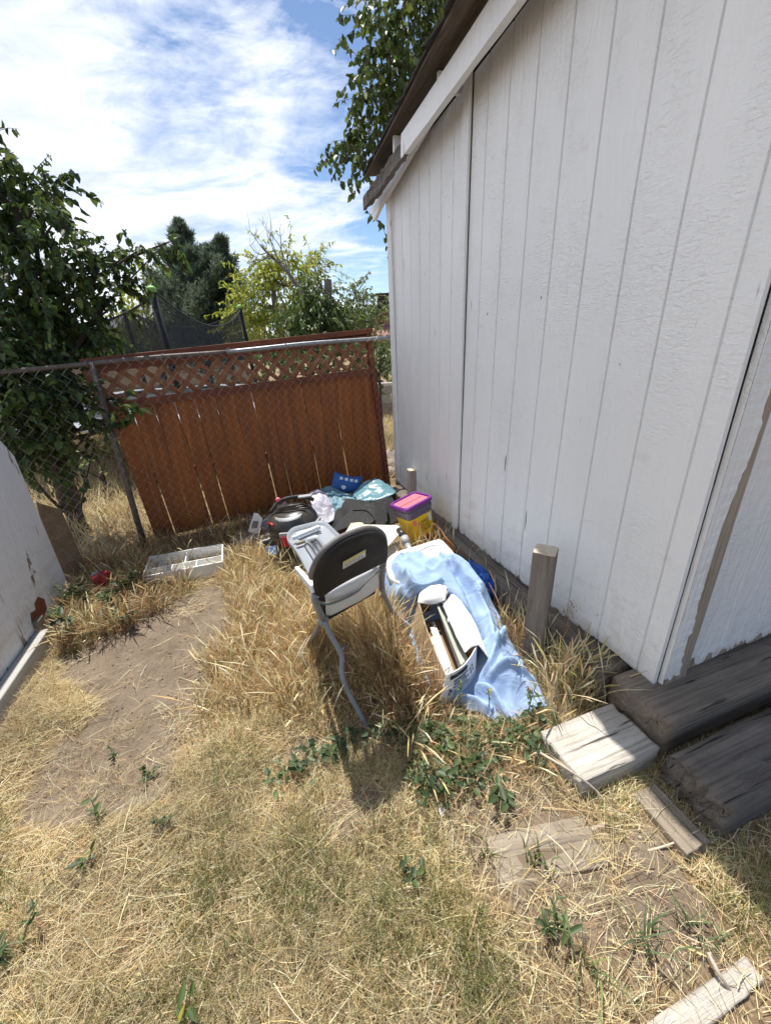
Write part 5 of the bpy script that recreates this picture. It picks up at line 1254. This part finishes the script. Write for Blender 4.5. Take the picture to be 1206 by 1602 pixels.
# pine
def pine(name,label,base,height,rad,nw,nn,col,skew=0,top=None,group=None,nl=.13,nwid=.012):
    root=empty(name,base,label,'pine tree',group); b_=V(*base); tb=MB()
    tops=[(b_+V(0,0,height),1.)]+([top] if top is not None else [])
    P=[];D=[]
    for tp,sc in tops:
        tp=V(*tp); st=b_ if sc==1. else b_+V(0,0,height*.25)
        tb.tube(spline([st,(st+tp)/2+V(.05,0,0),tp],10),list(np.linspace(.14*sc,.015,10)),8)
        for k in range(nw):
            t=.10+.90*(k+rng.random()*.6)/nw; c=st+(tp-st)*t; r=rad*sc*(1-t)**1.05*(.5+.65*rng.random())+.05
            a=rng.random()*6.28; d=V(math.cos(a),math.sin(a),.30+.45*t); pts=[c+d*r*q+V(0,0,.20*r*q*q) for q in (0,.33,.66,1)]
            tb.tube(pts,[.022*sc,.016*sc,.01*sc,.004],5,cap=False); pp=spline(pts,9)
            for i in range(nn):
                u=.25+.75*rng.random()**.7; q=pp[min(8,int(u*8))]+rng.normal(0,.03+.045*r,3); P.append(q); e=unit(d)*.6+rng.normal(0,.6,3)+V(0,0,.55); D.append(e)
    tb.build('trunk','bark_grey',root,smooth=True)
    P=np.array(P);D=np.array(D); n=len(P); L=nl*(.6+.7*rng.random(n))
    # each spray is four narrow needle blades
    PP=np.repeat(P,4,0); DD=np.repeat(D/np.linalg.norm(D,axis=1,keepdims=True),4,0)+rng.normal(0,.38,(4*n,3)); LL=np.repeat(L,4)
    soup('crown',*leaves(PP,DD,rng.normal(0,1,(4*n,3)),LL,np.full(4*n,nwid),pal(4*n,col,[3,3,2],.15),.05,.02),NEEDLEM,root); return root
pbx=aty(318,545,15); pine('pine_tree','tall blue green pine tree standing beyond the trampoline',(pbx[0],pbx[1],0),aty(303,350,15)[2],2.6,84,110,[(.12,.165,.11),(.17,.21,.14),(.085,.13,.08)],top=(aty(348,378,15),.85),nl=.18,nwid=.022)
p2_=aty(604,530,26); pine('pine_tree','distant dark pine tree above the brown house roof',(p2_[0]+.9,p2_[1]+6,0),4.9,1.9,30,50,[(.04,.06,.04),(.06,.075,.05),(.03,.045,.03)],nl=.3,nwid=.04)
YG=[(.40,.44,.055),(.50,.52,.09),(.30,.36,.05)]; MG=[(.09,.14,.032),(.14,.19,.045),(.065,.10,.03)]; PG=[(.20,.25,.08),(.27,.31,.11),(.15,.20,.06)]
def ftree(label,name,lst,Y,base_px,rad,L,Wd,cols,twl,nl,bark='bark_grey',k=1.,group=None,grav=.5,extra=(),tw_r=.006):
    b=aty(base_px,560,Y); b=V(b[0],b[1],0); c=cl(lst,Y,k); top=sum(V(*q[0]) for q in c)/len(c)
    return tree(name,label,b,[b,b+(top-b)*.4+V(.05,0,.2),b+(top-b)*.8,top+V(0,0,.3)],rad,c,L,Wd,cols,[3,3,2],bark,twl,nl,group,.3,grav,.03,extra=extra,twig_r=tw_r)
ftree('yellow green willow tree between the fruit tree and the pine','willow_tree',[(225,465,30,0,16),(255,440,26,0,14),(285,470,30,.2,14),(240,500,36,-.2,18),(205,495,30,.1,14),(270,515,36,0,16),(190,525,34,0,14),(330,515,34,0,14),(300,530,30,0,10)],18,245,.14,.17,.06,YG,.70,20,grav=.7,k=2.0)
ftree('bright yellow green willow tree behind the middle of the fence panel','willow_tree',[(430,425,26,0,14),(455,415,22,0,12),(410,445,28,0,15),(395,470,28,0,15),(440,460,36,.2,20),(475,430,24,0,12),(400,500,30,0,15),(430,510,34,0,18),(470,490,34,.2,16),(385,520,22,0,10),(375,495,16,0,6),(492,425,14,.2,6)],11.5,440,.15,.115,.042,YG,.65,20,grav=.6,k=2.0)
ftree('mid green tree with drooping leaves right of the bright willow','leafy_tree',[(490,445,15,0,7),(500,470,22,0,13),(475,490,26,0,15),(505,505,30,0,18),(535,500,24,.1,12),(460,515,28,0,14),(530,525,28,0,13),(490,530,30,0,14)],9,500,.12,.11,.042,MG,.48,17,k=1.9,extra=[([aty(505,545,9),aty(510,500,9),aty(513,470,9),aty(513,437,9)],.09,.075)])
ftree('small grey stemmed tree with pale leaves left of the brown house','leafy_tree',[(550,455,20,0,8),(570,470,18,0,7),(540,480,22,0,9),(575,495,22,0,10),(555,510,26,0,10),(592,505,14,0,6),(600,490,8,0,2),(580,525,22,0,8)],10.5,545,.08,.10,.042,PG,.48,15,k=1.7,extra=[([aty(543,540,10.5),aty(556,500,10.5),aty(568,480,10.5)],.05,.02),([aty(543,520,10.5),aty(552,470,10.5),aty(572,438,10.5),aty(576,425,10.5)],.02,.004)])
# bare dead tree
dt=aty(480,560,10.2); dt=V(dt[0],dt[1],0); db=empty('dead_tree',dt,'bare dead tree with fanning grey branches above the willows','tree'); tb=MB()
A_=lambda x,y,dy=0:aty(x,y,10.2+dy)
main=spline([dt,A_(478,480),A_(462,443),A_(443,418),A_(420,397),A_(408,382)],16); tb.tube(main,list(np.linspace(.07,.012,16)),7)
for st,pts in ((7,[(452,428),(446,408),(438,385),(426,370),(412,352)]),(9,[(440,412),(430,395),(424,378),(424,355)]),(11,[(425,402),(410,388),(398,370),(391,362)]),(10,[(430,405),(415,405),(400,412),(393,415)]),(8,[(446,420),(441,395),(439,370),(438,358)]),(6,[(455,435),(450,405),(450,390)]),(12,[(418,395),(405,398),(392,385)]),(9,[(436,410),(428,385),(418,368)]),(11,[(424,399),(404,410),(395,412)])):
    q=[main[st]]+[A_(x,y,rng.normal(0,.12)) for x,y in pts]; tb.tube(spline(q,12),list(np.linspace(.018,.004,12)),4,cap=False)
    for _ in range(4):
        a=V(*q[-1-rng.integers(0,2)]); e=a+V(rng.normal(0,.14),rng.normal(0,.1),.10+.2*rng.random()); tb.tube([a,(a+e)/2+rng.normal(0,.02,3),e],[.005,.004,.002],3,cap=False)
tb.build('trunk','bark_grey',db,smooth=True)
def bush(label,lst,Y,L,Wd,cols,twl,nl,name='shrub',group=None):
    c=cl(lst,Y); m_=sum(V(*q[0]) for q in c)/len(c); b=V(m_[0],m_[1],0)
    return tree(name,label,b,[b,b+(m_-b)*.5,m_],.03,c,L,Wd,cols,[3,3,2],'bark',twl,nl,group,.35,.35,.01,cat='shrub')
bush('dark green shrub in the gap between fence panel and shed',[(600,552,22,0,14),(590,575,18,0,10),(612,570,16,0,8),(570,560,22,.2,10)],6.2,.075,.045,MG,.24,10)
bush('green shrub behind the right half of the lattice',[(470,560,26,0,12),(510,555,26,0,12),(545,555,24,0,10),(430,570,24,0,10),(490,585,22,0,8)],6.4,.08,.045,MG,.3,10)
bush('broad dark hedge behind the lattice and the trampoline',[(400,560,34,.2,20),(450,560,34,0,20),(500,555,34,0,20),(550,560,32,0,18),(590,560,26,0,14),(430,590,34,0,16),(480,590,34,0,16),(530,590,34,0,16),(575,590,30,0,14),(380,590,30,.3,14),(610,590,20,.4,8)],8.8,.085,.05,MG,.42,13,name='hedge')
bush('weedy olive shrub in the dry field left of the gate post',[(150,715,26,0,8),(175,700,18,0,6),(130,735,22,0,6)],4.3,.045,.022,PG,.24,12)
# distant treeline
parts=[]
n=26000; xx=-60+rng.random(n)*110; yy=44+rng.random(n)*8; hh=(1.2+3.2*vnoise(xx,yy*0,.12,61)+1.2*vnoise(xx,yy*0,.5,62)); zz=hh*rng.random(n)**.6
o=soup('distant_woods',*leaves(np.stack([xx,yy,zz],1),rsph(n),rsph(n),.5+.4*rng.random(n),np.full(n,.34),pal(n,MG+PG,[3,3,2,1,1,1])),LEAFM); tag(o,kind='stuff')

# ------------------------------------------------------------------ trampoline
TC=V(-3.3,6.5,0); TR_=2.1
tp_=empty('trampoline',TC,'round trampoline with sagging black safety net beyond the fence','trampoline')
ring=lambda r,z,n=48:[TC+V(r*math.cos(a),r*math.sin(a),z) for a in np.linspace(0,2*math.pi,n)]
MB().tube(ring(TR_,.72),.028,8,cap=False).build('frame','galvanised',tp_,smooth=True)
P=np.array([[TC+V(r*math.cos(a),r*math.sin(a),.76+.01*math.sin(9*a)) for a in np.linspace(0,2*math.pi,49)] for r in (TR_+.05,TR_+.03,TR_-.26)])
P[0,:,2]-=.05; MB().grid(P).build('pad','pad_white',tp_,smooth=True,solid=.02)
P=np.array([[TC+V(r*math.cos(a),r*math.sin(a),.735-.04*(1-r/2)) for a in np.linspace(0,2*math.pi,49)] for r in (TR_-.2,1.,.02)]); MB().grid(P).build('mat','mat_black',tp_,smooth=True)
angs=[R(q) for q in (-58.4,65.4,124,184,243)]; NPO=len(angs)
tops=[]
for k,a in enumerate(angs):
    d=V(math.cos(a),math.sin(a),0); zt=(2.04,2.12,2.17,2.1,2.1,2.05)[k]; b0=TC+d*TR_
    top=b0+d*-.03+V(-.05,0,zt); tops.append((TC+d*(TR_-.06))+V(-.05,0,zt))
    MB().tube([b0+V(0,0,.02),b0+V(0,0,.75),b0+V(0,0,.9)],.022,8).build('leg','galvanised',tp_,smooth=True)
    po=MB().tube([b0+V(0,0,.8),(b0+top)/2+V(0,0,.35),top],.036,10).build('net_pole','foam_black',tp_,smooth=True)
    MB().lathe(top,[(.02,-.03),(.044,-.02),(.046,.015),(.025,.035)],12).build('pole_cap',plain('cap_lime',(.25,.5,.12),.5) if k==0 else 'cap_lime',po,smooth=True)
NP=[]
nn=73
for j in range(nn):
    f=j/(nn-1)*NPO; k=int(f)%NPO; t=f-int(f); e0=V(math.cos(angs[k]),math.sin(angs[k]),0)*(TR_-.07); kk=(k+1)%NPO; e1=V(math.cos(angs[kk]),math.sin(angs[kk]),0)*(TR_-.07); ee=e0*(1-t)+e1*t; a=math.atan2(ee[1],ee[0])
    zt=tops[k][2]*(1-t)+tops[kk][2]*t-.30*4*t*(1-t)-.03; rr=float(np.hypot(ee[0],ee[1]))
    NP.append([TC+V((rr-.05*math.sin(math.pi*s_))*math.cos(a),(rr-.05*math.sin(math.pi*s_))*math.sin(a),.80*(1-s_)+zt*s_) for s_ in np.linspace(0,1,6)])
NP=np.array(NP).transpose(1,0,2); net=MB().grid(NP).build('net','net_black',tp_,smooth=True)
MB().tube(list(NP[-1]),.010,5,cap=False).build('net_hem','foam_black',net)
tc_=aty(133,642,4.62); dx_=unit((1,-.25,-.12)); tg=MB(); tg.box(tc_,(.12,.004,.055),(dx_,unit(np.cross(Z,dx_)),unit(np.cross(dx_,np.cross(Z,dx_))))); tg.build('net_label','paper',net)

# ------------------------------------------------------------------ house, pole, block wall beyond
hs=empty('house',V(4.6,26,0),'brown pink house with chimney seen beside the shed','house')
b=MB(); b.box((4.9,26,1.25),(9.0,8,2.5)); b.build('wall','house_wall',hs)
b=MB(); b.prism([(0.35,22,2.5),(9.45,22,2.5),(4.9,22,4.45)],(0,8,0)); b.build('gable','house_wall',hs)
rf_=MB(); rf_.prism([(-.10,21.6,2.32),(4.9,21.6,4.48),(4.9,21.6,4.60),(-.13,21.6,2.44)],(0,8.8,0)); rf_.prism([(9.9,21.6,2.32),(9.93,21.6,2.44),(4.905,21.6,4.60),(4.905,21.6,4.48)],(0,8.8,0)); rfo=rf_.build('roof','house_roof',hs)
b=MB(); b.prism([(-.6,20.2,1.30),(4,20.2,1.30),(4,21.98,1.95),(-.2,21.98,1.95)],(0,0,.10)); b.build('porch_roof','house_roof',hs)
for x_ in (-.3,3.8): b=MB(); b.box((x_,20.4,.65),(.1,.1,1.3)); b.build('porch_post','house_wall',hs)
b=MB(); b.box((2.6,21.99,1.5),(1.2,.04,1.0)); wf=b.build('window','rack_white',hs); b=MB(); b.box((2.6,21.965,1.5),(1.05,.01,.86)); b.build('pane','soot_black',wf)
b=MB(); b.box((.33,22.6,2.9),(.55,.6,1.0)); chm=b.build('chimney','soot_black',rfo); b=MB(); b.box((.33,22.6,3.43),(.72,.78,.07)); b.build('chimney_cap','soot_black',chm)
pl=aty(573.5,470,21); pr_=empty('pole',(pl[0],pl[1],0),'thin grey metal pole rising beside the small pale tree','pole'); MB().tube([(pl[0],pl[1],0),(pl[0],pl[1],3.3)],.06,8).build('shaft','galvanised',pr_,smooth=True); MB().lathe((pl[0],pl[1],3.3),[(.07,0),(.09,.03),(.09,.10),(.03,.16)],10).build('cap','galvanised',pr_)
bw=[]
c0=aty(592,600,8.2); k0=0
wr=empty('block_wall',(c0[0]+.6,8.2,0),'low tan concrete block wall across the neighbouring yard','wall')
m_=MB()
for r_ in range(2):
    for k in range(9): m_.box((c0[0]-1.2+.41*k+.2*(r_%2),8.2,.26+.195*r_ +.15),(.395,.2,.185),jit=.004)
m_.build('blocks','concrete',wr,bevel=.01)
m_=MB(); m_.box((c0[0]+.5,8.2,.16),(3.9,.24,.32)); m_.build('footing','rock',wr)
m_=MB(); m_.box((c0[0]+.45,8.2,.645),(3.8,.24,.05)); m_.build('coping','concrete',wr,bevel=.01)

# ------------------------------------------------------------------ single weeds
WG=[(.07,.11,.035),(.10,.145,.045),(.055,.085,.03)]; BGc=[(.07,.115,.045),(.10,.145,.06),(.05,.085,.035)]
def weed(label,base,h,nst,nl,L,Wd,cols,lean=.25,name='weed',spread=.3,cat='weed',stemmat=None,down=0.):
    b=V(*base); b[2]=gz(b[0],b[1]); root=empty(name,b,label,cat); st=MB(); P=[];D=[]; L*=.78; Wd*=.78
    for _ in range(nst):
        a=rng.random()*6.28; tip=b+V(math.cos(a)*h*spread,math.sin(a)*h*spread,h*(.75+.35*rng.random())); md=(b+tip)/2+V(0,0,h*.12)
        pts=spline([b,md,tip],10); st.tube(pts,list(np.linspace(.0028,.0012,10)),5)
        for k in range(nl):
            u=.15+.85*(k+rng.random()*.5)/nl; q=pts[min(9,int(u*9))]; aa=k*2.4+rng.random(); P.append(q); D.append(V(math.cos(aa),math.sin(aa),.55-down-.4*(1-u)))
    st.build('stem',stemmat or 'weed_stem',root,smooth=True); P=np.array(P);D=np.array(D);n=len(P); l=L*(.55+.6*rng.random(n))
    soup('leaves',*leaves(P,D,np.tile(V(0,0,1),(n,1))+rng.normal(0,.35,(n,3)),l,l*Wd/L,pal(n,cols,[3,3,2],.15),.18,.22),LEAFM,root); return root
plain('weed_stem',(.16,.18,.07),.6,.2,30,0); plain('dry_stem',(.42,.28,.14),.7,.2,30,0)
def vine(label,pts,n,L,Wd,cols,wid=.05):
    q=[onz(*p) for p in pts]; q=[V(p[0],p[1],gz(p[0],p[1])+.012+.018*rng.random()) for p in q]; root=empty('vine_weed',q[0],label,'weed'); sp=spline(q,40); L*=.72; Wd*=.72; n=int(n*2.1)
    st=MB(); st.tube(sp,.0016,5)
    P=sp[rng.integers(0,40,n)]+np.stack([rng.normal(0,wid*.5,n),rng.normal(0,wid*.5,n),.01+.035*rng.random(n)],1); D=rsph(n)*V(1,1,.35)+V(0,-.2,.25)
    for p in P: st.tube([sp[int(np.argmin(np.linalg.norm(sp-p,axis=1)))],p],.0009,3,cap=False)
    st.build('stem','weed_stem',root); l=L*(.6+.6*rng.random(n))
    soup('leaves',*leaves(P,D,np.tile(V(0,-.25,1),(n,1))+rng.normal(0,.4,(n,3)),l,l*Wd/L,pal(n,cols,[3,3,2],.15),.12,.15),LEAFM,root); return root
def tuft(label,base,n,h,w_,cols,lean=.7,name='grass_tuft',seed=None,spread=.02,cat='grass tuft'):
    b=V(*base); z=gz(b[0],b[1]); x=b[0]+rng.normal(0,spread,n); y=b[1]+rng.normal(0,spread,n)
    o=soup(name,*blades(x,y,np.full(n,z-.004),h*(.45+.65*rng.random(n)),lean*(.25+rng.random(n)),w_*(.7+.5*rng.random(n)),pal(n,cols,[1]*len(cols),.15),segs=5,seed_tip=None if seed is None else rng.random(n)<seed,droop=.35),GRASSM,loc=(b[0],b[1],z)); return tag(o,label,cat)
def panicle(label,pts,n):
    q=[onz(*p) for p in pts]; root=empty('seed_head',q[0],label,'dry grass stem'); sp=spline(q,30); st=MB(); st.tube(sp,list(np.linspace(.0016,.0007,30)),4)
    i=rng.integers(12,30,n); P=sp[i]+rng.normal(0,.014,(n,3)); P[:,2]-=.006
    for a,p in zip(i,P): st.tube([sp[a],p],.0005,3,cap=False)
    st.build('stem','dry_stem',root); D=rng.normal(0,.35,(n,3))+V(0,0,-1)
    l=.012+.010*rng.random(n); soup('spikelets',*leaves(P,D,rng.normal(0,1,(n,3)),l,l*.28,pal(n,[(.36,.20,.11),(.46,.28,.16)],[1,1]),.1,.05),GRASSM,root)
weed('tall weed with broad grey green leaves beside the white panel',onz(130,1005),.24,3,8,.095,.036,BGc,name='broadleaf_weed')
weed('dense dark weed with pointed leaves left of the red pouch',onz(140,950),.20,5,11,.06,.024,WG)
weed('bushy dark weed between the red pouch and the bare path',onz(178,955),.16,6,10,.055,.024,WG,spread=.5)
weed('low spreading weed at the near corner of the white tray',onz(240,930),.10,6,8,.045,.022,WG,spread=.8)
weed('thin dark green weed growing up the edge of the white panel',onz(118,965),.26,3,9,.06,.018,WG)
weed('shaded leafy weed at the left corner of the white tray',onz(212,940),.22,4,10,.07,.034,WG)
weed('low dark clump of leaves between white panel and bare path',onz(190,985),.10,6,7,.06,.034,BGc,spread=.8)
weed('small round leaved weed climbing the peeling panel face',onz(82,992),.17,2,9,.024,.016,WG)
vine('long bindweed trail left of the high chair foot',[(440,1222),(470,1215),(500,1195),(530,1185),(560,1168),(600,1160),(635,1160)],70,.040,.026,BGc,.045)
vine('bindweed patch in front of the sunken grey board',[(665,1185),(655,1225),(672,1248),(700,1240),(735,1232),(765,1235)],55,.044,.028,BGc,.05)
vine('leafy vine tangle below the front edge of the blue tarp',[(640,1150),(690,1140),(735,1150),(780,1160),(830,1150),(862,1130)],85,.036,.026,WG,.07)
vine('dense bindweed mat between the blue tarp and the pale block',[(700,1165),(745,1180),(790,1185),(835,1175),(850,1205)],60,.042,.028,BGc,.08)
vine('bindweed runner curling left below the tarp',[(745,1205),(705,1200),(672,1165),(645,1185)],45,.040,.028,WG,.06)
vine('sparse vine between the tall dry grass and the tarp',[(600,1060),(625,1085),(650,1110),(680,1120)],26,.034,.024,WG,.05)
weed('slender weed with pointed leaves standing before the blue tarp',onz(822,1132),.20,1,9,.052,.022,WG,spread=.1)
weed('thin stemmed weed with small leaves before the open box',onz(716,1118),.22,1,12,.026,.014,WG,spread=.12)
weed('yellowing weed right of the open box on the tarp edge',onz(765,1122),.17,1,6,.032,.018,[(.40,.34,.05),(.14,.17,.04),(.1,.14,.04)],spread=.1)
weed('dark broad leaved weed above the sunken grey board',onz(795,1262),.07,3,5,.060,.034,WG,spread=.8)
tuft('broad bladed grass tuft growing over the sunken board',onz(842,1355),16,.10,.007,[(.14,.19,.06),(.19,.24,.08)])
tuft('green grass tuft beside the left end of the sunken board',onz(762,1345),14,.09,.006,[(.12,.17,.05),(.17,.22,.07)])
tuft('grey green grass tuft above the plank in the bottom right corner',onz(1005,1478),20,.13,.007,[(.14,.19,.09),(.18,.23,.11)],.9)
tuft('loose grass tuft left of the corner plank',onz(915,1522),18,.13,.006,[(.13,.18,.07),(.20,.24,.09)],.9)
tuft('thick bladed grass tuft nearest the shed shadow',onz(1085,1470),14,.12,.008,[(.13,.18,.08),(.17,.22,.1)],1.)
weed('serrated leafy weed in the short grass below the bare soil',onz(862,1462),.07,4,6,.05,.018,WG,spread=.7)
weed('small leafy weed in the turf below the bindweed patch',onz(648,1382),.06,3,5,.036,.022,WG,spread=.6)
weed('single dark weed in the straw below the bare path',onz(142,1358),.08,2,5,.040,.020,WG,spread=.5)
weed('dark sprouting weed at the lower edge of the bare path',onz(158,1282),.075,2,5,.040,.022,WG,spread=.4)
weed('tiny weed in the middle of the bare path',onz(180,1178),.05,2,6,.022,.015,WG,spread=.6)
weed('round leaved weed at the right rim of the bare path',onz(232,1215),.045,4,6,.026,.020,BGc,spread=1.)
weed('leafy weed with dark stems at the left picture edge',onz(38,1500),.11,5,8,.042,.014,WG,spread=.7)
weed('broad leaf with a yellow bloom at the bottom edge',onz(300,1600),.07,3,4,.055,.022,[(.10,.15,.04),(.12,.17,.05),(.30,.26,.03)],spread=.35)
weed('thistly weed between the bare path and the tall grass',onz(268,1290),.06,4,7,.032,.012,WG,spread=.7)
tuft('tall golden grass clump between square post and pale block',onz(893,1085),260,.27,.0035,[PALE,GOLD,(.42,.38,.14),TAN],.5,'grass_clump',.5,.045,'grass clump')
tuft('brown dry grass clump at the foot of the square post',onz(800,1010),200,.22,.003,[GOLD,TAN,RUST,BROWN],.5,'grass_clump',.5,.05,'grass clump')
tuft('small green grass tuft on top of the long tie',shed(-.20,.40,.0),40,.09,.003,[(.2,.24,.06),OLIVE],.6)
panicle('nodding brown seed head against the wall right of the post',[(905,1020,.08),(918,985,.22),(938,958,.32),(958,944,.36),(968,958,.33)],46)
panicle('upright feathery seed head left of the post top',[(800,930,.10),(808,890,.24),(812,855,.36),(815,825,.46)],46)
panicle('small brown seed head between post and shed wall',[(880,1010,.10),(886,985,.18),(890,960,.27),(896,945,.31)],34)
panicle('drooping seed head over the lower tarp edge',[(850,1120,.02),(832,1085,.12),(828,1075,.14),(835,1090,.10)],24)

# repeats carry a shared group
GR={'railway_tie':'old railway ties at the shed step','plank':'loose planks on the ground','post_stub':'post stubs by the shed','floor_mat':'dumped car floor mats','broken_board':'pieces of broken cream board','trim_strip':'grey strips near the fence','stick':'dry sticks on the ground','rock':'rocks beyond the fence','willow_tree':'willows beyond the fence','leafy_tree':'leafy trees beyond the fence','pine_tree':'pine trees beyond the fence','shrub':'shrubs beyond the fence','weed':'small green weeds','vine_weed':'bindweed vines','grass_tuft':'green grass tufts','grass_clump':'tall dry grass clumps','seed_head':'dry seed heads by the wall','plastic_bag':'dumped plastic bags'}
for o in list(scene.objects):
    st=o.name.split('.')[0]
    if o.parent is None and st in GR and 'label' in o: o['group']=GR[st]
# ------------------------------------------------------------------ light and sky
SUN_EL=R(71); SUN_AZ=math.atan2(-.319,.948)-R(3.2)   # from +Y towards +X
sd_=V(math.sin(SUN_AZ)*math.cos(SUN_EL),math.cos(SUN_AZ)*math.cos(SUN_EL),math.sin(SUN_EL))
ld=bpy.data.lights.new('sun','SUN'); ld.energy=4.6; ld.angle=R(.53); ld.color=(1,.955,.89)
lo=bpy.data.objects.new('sun',ld); COL.objects.link(lo); lo.rotation_euler=Vector(sd_).to_track_quat('Z','Y').to_euler(); lo.location=(0,3,8)
w=bpy.data.worlds.new('World'); scene.world=w; w.use_nodes=True; nt=w.node_tree; N=nt.nodes; L=nt.links
bg=N['Background']; sky=N.new('ShaderNodeTexSky'); sky.sky_type='NISHITA'; sky.sun_disc=False
sky.sun_elevation=SUN_EL; sky.sun_rotation=SUN_AZ; sky.altitude=1600; sky.dust_density=.6; sky.ozone_density=2.2
t=N.new('ShaderNodeTexCoord'); s=N.new('ShaderNodeSeparateXYZ'); L.new(t.outputs['Generated'],s.inputs[0])
zc=_math(nt,'ADD',_math(nt,'MAXIMUM',s.outputs['Z'],0.),.16)
cx=_math(nt,'DIVIDE',s.outputs['X'],zc); cy=_math(nt,'DIVIDE',s.outputs['Y'],zc)
cb=N.new('ShaderNodeCombineXYZ'); L.new(cx,cb.inputs[0]); L.new(cy,cb.inputs[1])
mp=N.new('ShaderNodeMapping'); mp.inputs['Rotation'].default_value=(0,0,R(28)); mp.inputs['Scale'].default_value=(.75,1.2,1); mp.inputs['Location'].default_value=(.3,.2,0)
L.new(cb.outputs[0],mp.inputs['Vector'])
c1=_noise(nt,mp.outputs['Vector'],1.25,12,.62,.9); c2=_noise(nt,mp.outputs['Vector'],4.6,12,.66,1.4)
# more cover to the left of the view, open blue towards the shed
dirn=_math(nt,'MULTIPLY',_math(nt,'ADD',s.outputs['X'],.10),-.42)
dirn=_math(nt,'MINIMUM',_math(nt,'MAXIMUM',dirn,-.16),.17)
cc=_math(nt,'ADD',_math(nt,'ADD',_math(nt,'MULTIPLY',c1,.72),_math(nt,'MULTIPLY',c2,.30)),dirn)
msk=_ramp(nt,cc,[(.45,0.),(.53,.42),(.64,.95)])
cloudc=_ramp(nt,_noise(nt,mp.outputs['Vector'],2.2,7,.6),[(.3,(4.2,4.9,6.6)),(.62,(8.6,8.7,8.9))])
L.new(_mix(nt,msk,sky.outputs['Color'],cloudc),bg.inputs['Color']); bg.inputs['Strength'].default_value=.11
scene.view_settings.view_transform='Standard'; scene.view_settings.look='None'; scene.view_settings.gamma=1
scene.view_settings.exposure=.56
scene.cycles.max_bounces=6; scene.cycles.transparent_max_bounces=8
